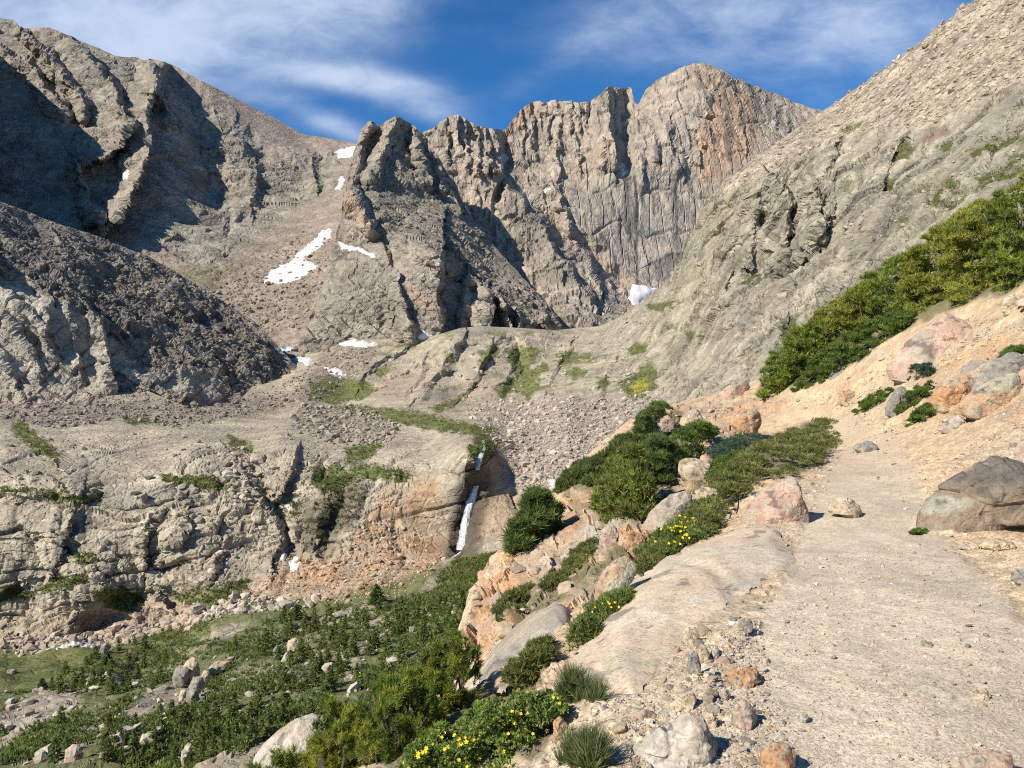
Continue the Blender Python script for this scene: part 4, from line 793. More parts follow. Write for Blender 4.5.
def hillside():
    s = Hill(); X, Y, P = s.PX, s.PY, s.P
    rk = np.zeros(X.shape); amp = np.zeros(X.shape)
    for k, (pl, a, hgt) in enumerate(ROCKZ):
        m = pmask(X, Y, pl, 7, 6, 16, k)*(s.D > 2.5); rk = np.maximum(rk, m*a); amp = np.maximum(amp, m*hgt)
    tr = pmask(X, Y, TRAIL, 10, 5, 30, 77)
    wide = np.where(Y > 520, sstep(0, 1, tr), tr)
    f1, c1, h1 = blocks(P/np.array([1.5, 1.6, 0.9]), 51, 0.6); f2, c2, h2 = blocks(P/np.array([0.6, 0.6, 0.36]), 52, 0.6); f3, c3, h3 = facets(P/0.24, 53); f4, c4, h4 = facets(P/0.075, 54)
    h = amp*(0.62*f1*s.att(1.3)+0.30*f2*s.att(.7)+0.10*f3*s.att(.24)-0.12*(1-c1)*s.att(1.3))+0.05*(amp > 0.05)*f4*s.att(0.075)
    soft = (1-np.clip(amp*1.5, 0, 1))*(1-0.85*pmask(X, Y, ROCKZ[3][0], 10, 3, 16, 3)*(s.D > 2.5))
    h += soft*(1-tr)*(0.085*fbm(P/0.9, 4, 3)+0.05*np.maximum(f3, -0.1)*s.att(.24)+0.016*f4*s.att(0.075))
    h += soft*tr*(0.022*fbm(P/0.8, 3, 5)+0.004*f4*s.att(0.075))
    s.P = P+s.N*h[..., None]
    s.N = grid_normals(s.P); s.N *= np.sign(s.N[..., 2:3]+1e-9)
    s.PYd = wpix(s.P)[1]; P = s.P
    sand = lerp(flat((0.50, 0.375, 0.235), X.shape), (0.42, 0.335, 0.235), sstep(-0.2, 0.5, fbm(P/1.5, 4, 61)))
    sand = lerp(sand, (0.52, 0.34, 0.19), 0.6*sstep(0.0, 0.5, fbm(P/2.6, 3, 62))*sstep(560, 430, Y))
    sand *= (1+0.22*R1[h3]*(f3*s.att(.24) > 0)+0.14*R1[h4])[..., None]
    pathc = lerp(flat((0.47, 0.40, 0.30), X.shape), (0.56, 0.47, 0.35), sstep(-0.3, 0.4, fbm(P/np.array([0.5, 1.4, 1.]), 4, 63)))*(1+0.10*R1[h4])[..., None]
    pathc = lerp(pathc, (0.52, 0.395, 0.255), sstep(500, 420, Y)*0.8)
    c = lerp(sand, pathc, np.clip(wide*0.9+0.55*sstep(560, 700, Y), 0, 1))
    ro = lerp(flat((0.36, 0.265, 0.18), X.shape), (0.43, 0.255, 0.14), sstep(-0.25, 0.3, fbm(P/1.4, 4, 64)))
    ro = lerp(ro, (0.34, 0.30, 0.235), 0.9*sstep(0.1, 0.5, fbm(P/2.2, 4, 65)))
    ro = lerp(ro, (0.47, 0.34, 0.20), 0.7*sstep(0.2, 0.5, fbm(P/0.8, 3, 69)))
    ro *= (1+0.2*R1[h2]+0.14*R1[h3])[..., None]
    c = lerp(c, ro, rk)
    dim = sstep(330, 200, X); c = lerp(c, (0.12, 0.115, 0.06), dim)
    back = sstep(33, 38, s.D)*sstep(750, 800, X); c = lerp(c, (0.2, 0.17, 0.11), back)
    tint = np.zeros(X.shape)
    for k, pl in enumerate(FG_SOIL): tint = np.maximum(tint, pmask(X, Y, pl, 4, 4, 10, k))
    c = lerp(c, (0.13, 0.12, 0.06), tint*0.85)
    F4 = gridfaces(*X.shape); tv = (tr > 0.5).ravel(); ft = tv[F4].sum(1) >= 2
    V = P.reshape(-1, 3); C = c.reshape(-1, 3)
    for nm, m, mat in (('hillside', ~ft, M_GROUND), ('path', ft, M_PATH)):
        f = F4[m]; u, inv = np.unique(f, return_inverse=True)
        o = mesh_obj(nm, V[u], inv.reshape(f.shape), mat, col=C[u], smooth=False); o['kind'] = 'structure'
    return s

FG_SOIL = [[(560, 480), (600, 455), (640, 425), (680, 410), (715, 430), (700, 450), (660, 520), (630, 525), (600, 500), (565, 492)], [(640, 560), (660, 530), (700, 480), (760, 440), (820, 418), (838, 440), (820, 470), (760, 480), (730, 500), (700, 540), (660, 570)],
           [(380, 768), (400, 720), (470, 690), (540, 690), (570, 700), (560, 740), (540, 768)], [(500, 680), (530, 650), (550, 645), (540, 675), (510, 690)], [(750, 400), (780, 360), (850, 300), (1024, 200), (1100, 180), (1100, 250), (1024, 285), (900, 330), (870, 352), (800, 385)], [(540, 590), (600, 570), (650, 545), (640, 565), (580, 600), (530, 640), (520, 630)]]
S_HILL = hillside()

# ------------------------------------------------------------------ builders for things
_ico = {}
def icosphere(sub):
    if sub not in _ico:
        import bmesh
        bm = bmesh.new(); bmesh.ops.create_icosphere(bm, subdivisions=sub, radius=1.0)
        bm.verts.ensure_lookup_table()
        _ico[sub] = (np.array([v.co[:] for v in bm.verts]), np.array([[v.index for v in f.verts] for f in bm.faces])); bm.free()
    V, Fc = _ico[sub]; return V.copy(), Fc

def plane_body(D, normals, dist, p=14):
    q = np.maximum(D@normals.T/dist, 1e-6); return D*((q**p).sum(1)**(-1.0/p))[:, None]

GR_TAN = ((0.40, 0.33, 0.25), (0.36, 0.27, 0.19)); GR_PINK = ((0.42, 0.29, 0.215), (0.36, 0.30, 0.235)); GR_ORANGE = ((0.43, 0.245, 0.125), (0.40, 0.28, 0.18))
GR_GREY = ((0.23, 0.21, 0.18), (0.30, 0.26, 0.21)); GR_CREAM = ((0.48, 0.39, 0.27), (0.42, 0.32, 0.215)); GR_WHITE = ((0.43, 0.385, 0.32), (0.35, 0.295, 0.225)); GR_LICHEN = ((0.40, 0.27, 0.17), (0.33, 0.31, 0.22)); GR_DARK = ((0.235, 0.18, 0.13), (0.14, 0.122, 0.10))

def boulder(label, outline, pal, d=None, depth=0.8, seed=1, sub=4, rough=0.05, name='boulder', cat='boulder', group=None, split=None, sharp=28, mat=None, lean=0.5, base=None):
    """a rock whose facets stand on a traced convex outline; it sits on the ground below its lowest point"""
    rs = np.random.RandomState(seed); O = np.array(outline, float)
    cx, cy = O.mean(0); by = O[:, 1].max() if base is None else base; bx = O[O[:, 1].argmax(), 0] if base is None else cx
    if d is None: d = float(S_HILL.hit([bx], [by])[0])
    w = (O[:, 0].max()-O[:, 0].min())*d/F; hgt = (O[:, 1].max()-O[:, 1].min())*d/F
    ry = depth*0.5*min(w, hgt*1.4)
    dc = d+ry*0.45; sc = dc/F
    L = np.stack([(O[:, 0]-cx)*sc, -(O[:, 1]-cy)*sc], 1)
    if ((L[:, 0]*np.roll(L[:, 1], -1)-L[:, 1]*np.roll(L[:, 0], -1)).sum()) < 0: L = L[::-1]
    nn, ds = [], []
    for a, b in zip(L, np.roll(L, -1, 0)):
        e = b-a; n = np.array([e[1], -e[0]]); ln = np.linalg.norm(n)
        if ln < 1e-6: continue
        n /= ln; dd = max((n*a).sum(), 0.05*hgt)
        for ty in (rs.uniform(0.25, 0.8), -rs.uniform(0.25, 0.8)*(1 if n[1] > -0.3 else 0.2)):
            v = np.array([n[0], ty, n[1]]); q = np.linalg.norm(v); nn.append(v/q); ds.append(dd/q)
    for k in range(5):
        v = np.array([rs.uniform(-.6, .6), -1, rs.uniform(-.2, .9)*lean*2]); v /= np.linalg.norm(v); nn.append(v); ds.append(ry*rs.uniform(0.8, 1.05))
        v = np.array([rs.uniform(-.6, .6), 1, rs.uniform(-.5, .6)]); v /= np.linalg.norm(v); nn.append(v); ds.append(ry*rs.uniform(0.8, 1.05))
    D, Fc = icosphere(sub); V = plane_body(D, np.array(nn), np.array(ds), sharp)
    s = max(w, hgt); Q = V/s+seed*3.1
    f1, c1, h1 = facets(Q*np.array([3.5, 3.5, 6]), seed); f2, c2, h2 = facets(Q*12, seed+3)
    V = V+D*(s*rough*(0.7*fbm(Q*2.2, 4, seed)+0.95*f1+0.42*f2-0.35*(1-c1)))[:, None]
    V[:, 2] = np.where(V[:, 2] < L[:, 1].min(), L[:, 1].min()+(V[:, 2]-L[:, 1].min())*0.5, V[:, 2])
    bot = V[:, 2] < L[:, 1].min()+0.15*hgt; V[bot, 2] -= 0.10*hgt
    t = sstep(-0.25, 0.35, fbm(Q*2.6, 4, seed+5))
    if split is not None: t = np.clip(sstep(-0.12, 0.12, V[:, 2]/hgt-split+0.15*fbm(Q*4, 3, seed+7)), 0, 1)
    c = lerp(np.broadcast_to(np.array(pal[0]), V.shape), pal[1], t)*(1+0.16*fbm(Q*9, 3, seed+9))[:, None]
    c = lerp(c, (0.36, 0.355, 0.27), 0.65*sstep(0.28, 0.42, fbm(Q*5, 4, seed+11)))
    c = lerp(c, (0.10, 0.09, 0.08), 0.7*sstep(0.34, 0.42, fbm(Q*7, 4, seed+13)))
    c = lerp(c, np.array(pal[0])*1.25, 0.7*sstep(0.3, 0.45, fbm(Q*4, 3, seed+15)))
    loc = pix(cx, cy, dc); off = np.array([0, 0, L[:, 1].min()])
    o = mesh_obj(name, V-off, Fc, mat or M_BOULDER, col=c, loc=tuple(loc+off))
    tag(o, label, cat, group); return o

def ray_patch(sheet, name, poly, height, mat, col, label, cat, step=0.8, w=1.5, edge=5.0, kind=None, smooth=True, bump=0.0, taper=0.5, parent=None, seed=0, up=0.5):
    """a body lying on a landform: thick in the middle, its rim sunk into the surface"""
    p = np.array(poly, float); x = np.arange(p[:, 0].min()-6, p[:, 0].max()+6, step); y = np.arange(p[:, 1].min()-6, p[:, 1].max()+6, step)
    PX, PY = np.meshgrid(x, y); sd = poly_sd(PX, PY, poly)+wob(PX, PY, 6, w, seed)
    if isinstance(sheet, Hill):
        dd = sheet.hit(PX.ravel(), PY.ravel(), True); P, N = sheet.ground(PX.ravel(), dd, True); P = P.reshape(PX.shape+(3,)); N = N.reshape(PX.shape+(3,))
    else:
        P, N = sheet.at(PX, PY)
        if name == 'snow_patch':
            for _ in range(8):
                q = np.pad(P, ((1, 1), (1, 1), (0, 0)), mode='edge'); P = (q[1:-1, 1:-1]*2+q[:-2, 1:-1]+q[2:, 1:-1]+q[1:-1, :-2]+q[1:-1, 2:])/6
    view = np.array([0, 0, EYE])-P; view /= np.linalg.norm(view, axis=-1, keepdims=True)
    dirn = view*(1-up)+np.array([0, 0, 1.])*up
    se_ = poly_sd(PX, PY, poly)+wob(PX, PY, 60, 8, seed+2) if name == 'rock_slab' else sd
    t = np.clip(-se_/edge, -0.4, 1); h = height*np.where(t > 0, np.abs(t)**taper, t*1.5)
    V = P+dirn*h[..., None]
    if bump and name == 'rock_slab':
        ck = blocks(P/np.array([1.9, 1.3, 6.]), seed+5)[1]; V = V+dirn*(bump*(2.2*fbm(P/1.3, 3, seed)+0.9*facets(P/0.8, seed+7)[0]-2.2*(1-ck)))[..., None]
    elif bump: V = V+dirn*(bump*fbm(P/(bump*7), 3, seed))[..., None]
    Fc = gridfaces(*PX.shape); keep = (sd.ravel()[Fc] < 1.2).all(1); Fc = Fc[keep]
    if len(Fc) == 0: return None
    u, inv = np.unique(Fc, return_inverse=True); V = V.reshape(-1, 3)[u]
    cen = V.mean(0); C = np.broadcast_to(np.array(col), V.shape) if not callable(col) else col(V)
    o = mesh_obj(name, V-cen, inv.reshape(Fc.shape), mat, col=C, smooth=smooth, loc=tuple(cen), parent=parent)
    return tag(o, label, cat, None, kind)

def scatter_mesh(P, S, rs, flatz=0.75, sub=1, rotfull=True):
    """many small angular rocks merged into one mesh"""
    D, Fc = icosphere(sub); n, k = len(P), len(D); protos = []
    for a in range(14):
        m = 9; nn = rs.normal(size=(m, 3)); nn = np.concatenate([nn, np.eye(3), -np.eye(3)]); nn /= np.linalg.norm(nn, axis=1)[:, None]
        protos.append(plane_body(D, nn, np.concatenate([rs.uniform(0.5, 1.0, m), rs.uniform(.75, 1.1, 6)]), 24))
    protos = np.array(protos); V = protos[rs.randint(0, 14, n)]*np.stack([np.ones(n), rs.uniform(.7, 1.2, n), flatz*rs.uniform(.7, 1.3, n)], 1)[:, None, :]
    a = rs.uniform(0, 2*math.pi, n); ca, sa = np.cos(a)[:, None], np.sin(a)[:, None]
    V = np.stack([V[..., 0]*ca-V[..., 1]*sa, V[..., 0]*sa+V[..., 1]*ca, V[..., 2]], -1)
    b = rs.normal(0, 0.35, n); cb, sb = np.cos(b)[:, None], np.sin(b)[:, None]
    V = np.stack([V[..., 0]*cb-V[..., 2]*sb, V[..., 1], V[..., 0]*sb+V[..., 2]*cb], -1)
    V = V*S[:, None, None]+P[:, None, :]
    FF = (Fc[None]+(np.arange(n)*k)[:, None, None]).reshape(-1, 3)
    return V.reshape(-1, 3), FF, k

def sample_poly(poly, n, rs, pad=0):
    p = np.array(poly, float); o = np.zeros((0, 2))
    while len(o) < n:
        q = rs.uniform(p.min(0)-pad, p.max(0)+pad, (n*3, 2)); sd = poly_sd(q[:, 0], q[:, 1], poly); o = np.concatenate([o, q[sd < pad]])
    return o[:n]

# ------------------------------------------------------------------ rubble on the far and middle slopes (countless: one object each)
def rubble(sheet, name, regions, rs, kind='stuff'):
    PP, SS, CC = [], [], []
    for poly, n, smin, smax, pal in regions:
        q = sample_poly(poly, n, rs); P, N = sheet.at(q[:, 0], q[:, 1])
        S = np.minimum(smin*(rs.pareto(2.2, n)+1), smax); P = P+np.array([0, 0, 1.])*(S*0.25)[:, None]
        PP.append(P); SS.append(S); CC.append(np.array(pal)*(1+0.30*rs.uniform(-1, 1, (n, 1)))*(1+0.06*rs.uniform(-1, 1, (n, 3))))
    P = np.concatenate(PP); S = np.concatenate(SS); C = np.concatenate(CC)
    V, Fc, k = scatter_mesh(P, S, rs)
    o = mesh_obj(name, V, Fc, M_RUBBLE, col=np.repeat(C, k, 0)); o['kind'] = kind; return o

RS = np.random.RandomState(5)
rubble(S_SIDE, 'scree', [([(720, 190), (760, 152), (820, 112), (980, -10), (1100, -90), (1300, -200), (1300, -20), (1100, 40), (1024, 80), (980, 100), (940, 120), (900, 132), (850, 135), (800, 155), (745, 185)], 7500, 0.5, 2.6, (0.385, 0.32, 0.24)),
                         ([(860, 200), (930, 150), (1024, 110), (1060, 120), (1060, 180), (980, 200), (900, 230), (850, 260)], 350, 0.4, 1.6, (0.33, 0.30, 0.24)),
                         ([(560, 350), (600, 330), (655, 294), (665, 300), (640, 330), (620, 350), (640, 400), (700, 410), (690, 440), (560, 440)], 900, 0.6, 2.4, (0.34, 0.295, 0.235)),
                         ([(670, 300), (740, 180), (900, 140), (880, 240), (740, 330), (690, 390)], 110, 0.5, 1.8, (0.30, 0.27, 0.21))], RS)
rubble(S_BAS, 'talus', [([(480, 430), (540, 395), (600, 400), (650, 392), (695, 405), (680, 450), (620, 480), (560, 500), (520, 490), (505, 455)], 5200, 0.4, 2.2, (0.37, 0.315, 0.255)),
                        ([(0, 404), (60, 402), (110, 398), (130, 390), (160, 398), (200, 410), (250, 395), (300, 375), (330, 347), (380, 347), (360, 375), (320, 402), (240, 416), (180, 430), (120, 418), (60, 430), (0, 418)], 2300, 0.5, 2.4, (0.25, 0.21, 0.17)),
                        ([(300, 405), (360, 405), (400, 425), (390, 445), (330, 445), (290, 425)], 700, 0.7, 3.0, (0.30, 0.26, 0.2)),
                        ([(290, 545), (330, 560), (370, 520), (400, 525), (445, 560), (430, 585), (380, 600), (330, 605), (260, 605), (225, 600), (255, 590), (275, 565)], 1500, 0.25, 1.5, (0.41, 0.29, 0.185)),
                        ([(170, 620), (215, 598), (260, 598), (320, 600), (300, 612), (240, 618), (190, 630)], 400, 0.5, 2.2, (0.40, 0.34, 0.27)),
                        ([(0, 632), (80, 640), (180, 620), (200, 600), (210, 560), (230, 545), (200, 600), (190, 630), (110, 650), (0, 655)], 600, 0.6, 2.6, (0.38, 0.31, 0.235)),
                        ([(225, 445), (250, 450), (262, 480), (240, 500), (225, 490)], 180, 0.6, 2.4, (0.36, 0.31, 0.25)),
                        ([(0, 690), (200, 660), (400, 610), (470, 600), (460, 650), (250, 768), (0, 768)], 420, 0.35, 1.5, (0.40, 0.35, 0.28)),
                        ([(460, 395), (520, 400), (560, 410), (540, 425), (470, 420)], 350, 0.6, 2.2, (0.40, 0.33, 0.26)),
                        ([(340, 350), (450, 332), (600, 334), (640, 345), (620, 395), (500, 400), (380, 398)], 420, 0.6, 3.2, (0.33, 0.285, 0.22)),
                        ([(0, 440), (400, 420), (400, 560), (0, 600)], 700, 0.4, 2.2, (0.31, 0.27, 0.205))], RS)
rubble(S_RIDGE, 'rubble', [([(60, 412), (108, 390), (125, 384), (150, 390), (185, 408), (190, 420), (60, 420)], 700, 0.7, 2.5, (0.25, 0.20, 0.16)),
                           ([(205, 335), (250, 335), (320, 400), (230, 405), (215, 372)], 700, 0.7, 2.6, (0.21, 0.18, 0.145)),
                           ([(0, 210), (140, 262), (235, 315), (290, 375), (230, 380), (150, 330), (60, 290), (0, 275)], 3200, 0.5, 2.8, (0.19, 0.17, 0.142))], RS)
rubble(S_BUT, 'ramp_rubble', [([(365, 205), (440, 190), (480, 250), (540, 310), (560, 335), (500, 292), (440, 252), (385, 225)], 900, 1.0, 5.0, (0.22, 0.195, 0.155))], RS)
rubble(S_MT, 'bowl_rubble', [([(200, 300), (300, 230), (330, 240), (330, 330), (250, 330)], 900, 1.0, 4.0, (0.29, 0.24, 0.195))], RS)

# ------------------------------------------------------------------ snow
def snow(sheet, label, poly, th=2.5):
    th *= 0.6
    return ray_patch(sheet, 'snow_patch', poly, th, M_SNOW, (0.8, 0.81, 0.83), label, 'snow patch', step=0.5, w=2.2, edge=3.0, up=0.4, taper=0.8)
snow(S_MT, 'largest forked snowfield lying across the talus bowl below the left mountain', [(262, 279), (275, 268), (290, 262), (300, 252), (312, 243), (323, 231), (333, 229), (330, 238), (318, 250), (304, 258), (312, 262), (319, 266), (300, 278), (285, 283), (265, 283)], 5)
snow(S_MT, 'bright snow patch just under the saddle between the left mountain and the buttress', [(335, 154), (340, 148), (352, 146), (364, 145), (364, 154), (352, 159), (338, 158)], 6)
snow(S_MT, 'tiny snow chain in the gully below the saddle', [(337, 188), (338, 180), (342, 176), (344, 180), (341, 190)], 4)
snow(S_MT, 'small shaded snow patch beside the pale pillar of the left mountain', [(121, 167), (128, 170), (128, 180), (122, 178)], 4)
snow(S_BUT, 'thin curved snow strip on the left shoulder of the central buttress', [(339, 242), (346, 247), (358, 250), (374, 255), (374, 258), (356, 253), (342, 250)], 3)
snow(S_BAS, 'long flat snow strip at the foot of the central buttress', [(331, 340), (345, 338.5), (362, 341), (382, 344), (366, 348), (342, 345)], 3)
snow(S_BUT, 'small round snow patch at the foot of the buttress beside the dark recess', [(418, 338), (424, 333), (434, 335), (430, 341), (420, 341)], 3)
snow(S_BAS, 'grey-white snow tongue at the lower end of the dark ridge', [(282, 343), (292, 348), (300, 353), (312, 360), (308, 366), (296, 360), (286, 354)], 2.5)
snow(S_BAS, 'snow remnant above the green meadow of the bench', [(324, 366), (334, 367), (346, 374), (340, 378), (328, 372)], 2)
snow(S_FAR, 'wide snow apron under the far wall', [(629, 297), (633, 285), (645, 287), (658, 288), (652, 295), (640, 303), (632, 303)], 6)
snow(S_FAR, 'narrow snow couloir at the foot of the dark chimney on the far wall', [(619, 165), (623, 163), (629, 174), (624, 177), (621, 174)], 2)
snow(S_FAR, 'thin snow sliver in the notch left of the far wall', [(504, 153), (506.5, 156), (505, 166), (502.5, 170), (503, 163)], 1.5)
snow(S_FAR, 'little snow ledge low on the left part of the far wall', [(541, 192), (550, 187), (551, 189), (544, 193)], 1.5)
snow(S_BAS, 'long snowbank along the base of the lower cliff', [(38, 650), (55, 645), (72, 642), (88, 642), (103, 640), (98, 645), (78, 650), (50, 653)], 2.4)
snow(S_BAS, 'left one of two tiny snow patches on the orange talus', [(279, 558), (284, 552), (288, 555), (283, 562)], 1.6)
snow(S_BAS, 'right one of two tiny snow patches on the orange talus', [(290, 560), (296, 555), (300, 562), (293, 569), (288, 567)], 1.6)
snow(S_BAS, 'tiny snow patch in the bushy cleft of the lower cliff', [(281, 505), (290, 504), (293, 508), (284, 509)], 1.6)
snow(S_BAS, 'white snow remnant beside the dark shrubs at the talus fan', [(548, 481), (555, 478), (560, 486), (555, 494), (549, 490)], 1.6)

# ------------------------------------------------------------------ waterfall
def water_mat():
    m = bpy.data.materials.new('falling_water'); m.use_nodes = True; nt = m.node_tree; nt.nodes.clear(); b = NB(nt)
    tc = b.new('ShaderNodeTexCoord'); mp = b.new('ShaderNodeMapping'); mp.inputs['Scale'].default_value = (1.6, 1.6, 0.14); b.link(tc.outputs['Object'], mp.inputs[0])
    n = b.noise(mp.outputs[0], 1.1, 5, 0.6, 0.3)
    c = b.mixc(b.maprange(n, 0.35, 0.62, 0, 1), (0.42, 0.44, 0.47), (0.88, 0.89, 0.90))
    d = b.new('ShaderNodeBsdfPrincipled'); d.inputs['Roughness'].default_value = 0.4; b.link(c, d.inputs['Base Color'])
    t = b.new('ShaderNodeBsdfTransparent'); mx = b.new('ShaderNodeMixShader')
    at = b.new('ShaderNodeAttribute', attribute_name='Col'); sp = b.new('ShaderNodeSeparateColor'); b.link(at.outputs['Color'], sp.inputs[0])
    b.link(b.math('MULTIPLY', sp.outputs[0], b.maprange(n, 0.34, 0.56, 0.2, 1.0)), mx.inputs[0]); b.link(t.outputs[0], mx.inputs[1]); b.link(d.outputs[0], mx.inputs[2])
    out = b.new('ShaderNodeOutputMaterial'); b.link(mx.outputs[0], out.inputs[0]); return m
M_WATER = water_mat()

def ribbon(name, pts, widths, parent, push):
    p = np.array(pts, float); t = np.linspace(0, 1, len(p)); tt = np.linspace(0, 1, 60)
    cx = np.interp(tt, t, p[:, 0]); cy = np.interp(tt, t, p[:, 1]); w = np.interp(tt, t, widths)
    w = w*(1+0.25*fbm(np.stack([tt*9, tt*0, tt*0], -1), 3, 3)); cx = cx+0.5*fbm(np.stack([tt*6, tt*0+4, tt*0], -1), 3, 5)
    k = np.linspace(-1, 1, 13); PX = cx[:, None]+k*w[:, None]/2; PY = np.broadcast_to(cy[:, None], PX.shape)
    D = S_BAS.at(np.broadcast_to(cx[:, None], PX.shape).copy(), PY.copy())[0][..., 1]
    D = D[:, :1]; D = np.convolve(np.pad(D[:, 0], 6, mode='edge'), np.ones(13)/13, 'valid')[:, None]-push
    P = pix(PX, PY, D+0.9*k**2+0.35*fbm(np.stack([PX*0.9, PY*0.12, PX*0], -1), 3, 7))
    B = P+np.array([0, 0.5, 0])
    n, m = P.shape[:2]; f = gridfaces(n, m); f2 = f[:, ::-1]+n*m
    loc = np.array(parent.location)
    return mesh_obj(name, np.concatenate([P.reshape(-1, 3), B.reshape(-1, 3)])-loc, np.concatenate([f, f2]), M_WATER, smooth=True, parent=parent, col=np.tile(np.broadcast_to((1-np.abs(k)**2.2)[None, :, None], (n, m, 3)).reshape(-1, 3), (2, 1)))
wl = S_BAS.at(np.array([461.]), np.array([551.]))[0][0]
wf = tag(empty('waterfall', tuple(wl)), 'white waterfall plunging in two steps down the lower cliff', 'waterfall')
ribbon('upper_cascade', [(483, 440), (481, 450), (478, 462), (477, 470)], [4, 9, 8, 5], wf, 2.5)
ribbon('plunge', [(476, 486), (471, 500), (467, 515), (464, 532), (462, 550)], [6, 10, 9, 10, 14], wf, 2.5)
ribbon('outflow', [(461, 552), (455, 556), (449, 560), (441, 566)], [3, 3, 2, 2], wf, 3.0)

# ------------------------------------------------------------------ foliage
def blades(P, Dr, ln, wd, nb, rs, pal, spread=0.8, two=False):
    """nb thin leaves at every point of P, fanned round the direction Dr"""
    n = len(P); P = np.repeat(P, nb, 0); Dr = np.repeat(Dr, nb, 0); L = np.repeat(np.broadcast_to(ln, (n,)), nb)*rs.uniform(0.7, 1.2, n*nb)
    d = Dr+spread*rs.normal(size=Dr.shape); d /= np.linalg.norm(d, axis=1)[:, None]
    s = np.cross(d, rs.normal(size=d.shape)); s /= np.linalg.norm(s, axis=1)[:, None]+1e-9; s *= np.broadcast_to(wd, (n*nb,))[:, None]
    tip = P+d*L[:, None]; V = np.stack([P-s*0.5, P+s*0.5, tip+s*0.12], 1) if not two else np.stack([P, P+d*(L*0.5)[:, None]+s, tip, P+d*(L*0.5)[:, None]-s], 1)
    k = V.shape[1]; Fc = np.arange(n*nb*k).reshape(-1, k)
    c = np.array(pal)[rs.randint(0, len(pal), n)]; c = np.repeat(c, nb, 0)*(1+0.25*rs.uniform(-1, 1, (n*nb, 1)))
    return V.reshape(-1, 3), Fc, np.repeat(c, k, 0)

def tubes(paths, sides=5):
    VV, FF, o = [], [], 0
    for pts, r0, r1 in paths:
        pts = np.array(pts, float); n = len(pts); r = np.linspace(r0, r1, n); tg = np.gradient(pts, axis=0); tg /= np.linalg.norm(tg, axis=1)[:, None]+1e-9
        a = np.cross(tg, np.array([0.3, 0.9, 0.2])); a /= np.linalg.norm(a, axis=1)[:, None]+1e-9; b = np.cross(tg, a)
        th = np.linspace(0, 2*math.pi, sides, endpoint=False)
        R = pts[:, None]+r[:, None, None]*(a[:, None]*np.cos(th)[:, None]+b[:, None]*np.sin(th)[:, None]); VV.append(R.reshape(-1, 3))
        for i in range(n-1):
            for j in range(sides):
                j2 = (j+1) % sides; FF.append((o+i*sides+j, o+i*sides+j2, o+(i+1)*sides+j2, o+(i+1)*sides+j))
        o += n*sides
    return np.concatenate(VV), np.array(FF)

PINE = [(0.255, 0.307, 0.054), (0.188, 0.255, 0.048), (0.33, 0.367, 0.068), (0.135, 0.188, 0.043)]
PINE_Y = [(0.269, 0.302, 0.048), (0.349, 0.356, 0.067), (0.194, 0.248, 0.046), (0.39, 0.362, 0.08)]
SPRUCE = [(0.132, 0.185, 0.057), (0.185, 0.238, 0.07), (0.105, 0.15, 0.049)]
JUNI = [(0.144, 0.216, 0.046), (0.187, 0.252, 0.058), (0.115, 0.173, 0.041)]
TEAL = [(0.084, 0.14, 0.091), (0.105, 0.161, 0.098), (0.07, 0.112, 0.07)]
MAT = [(0.166, 0.202, 0.055), (0.216, 0.238, 0.072), (0.274, 0.266, 0.089), (0.13, 0.166, 0.048)]
CINQ = [(0.161, 0.247, 0.052), (0.127, 0.201, 0.046), (0.218, 0.287, 0.063)]

BOUGHS = {}
def base_line(poly, n=12):
    p = np.array(poly, float); xs = np.linspace(p[:, 0].min()+0.5, p[:, 0].max()-0.5, n); ys = []
    for x in xs:
        c = [p[i, 1]+(x-p[i, 0])*(p[(i+1) % len(p), 1]-p[i, 1])/((p[(i+1) % len(p), 0]-p[i, 0]) or 1e-9) for i in range(len(p)) if (p[i, 0] <= x) != (p[(i+1) % len(p), 0] <= x)]
        ys.append(max(c) if c else p[:, 1].max())
    return xs, np.array(ys)

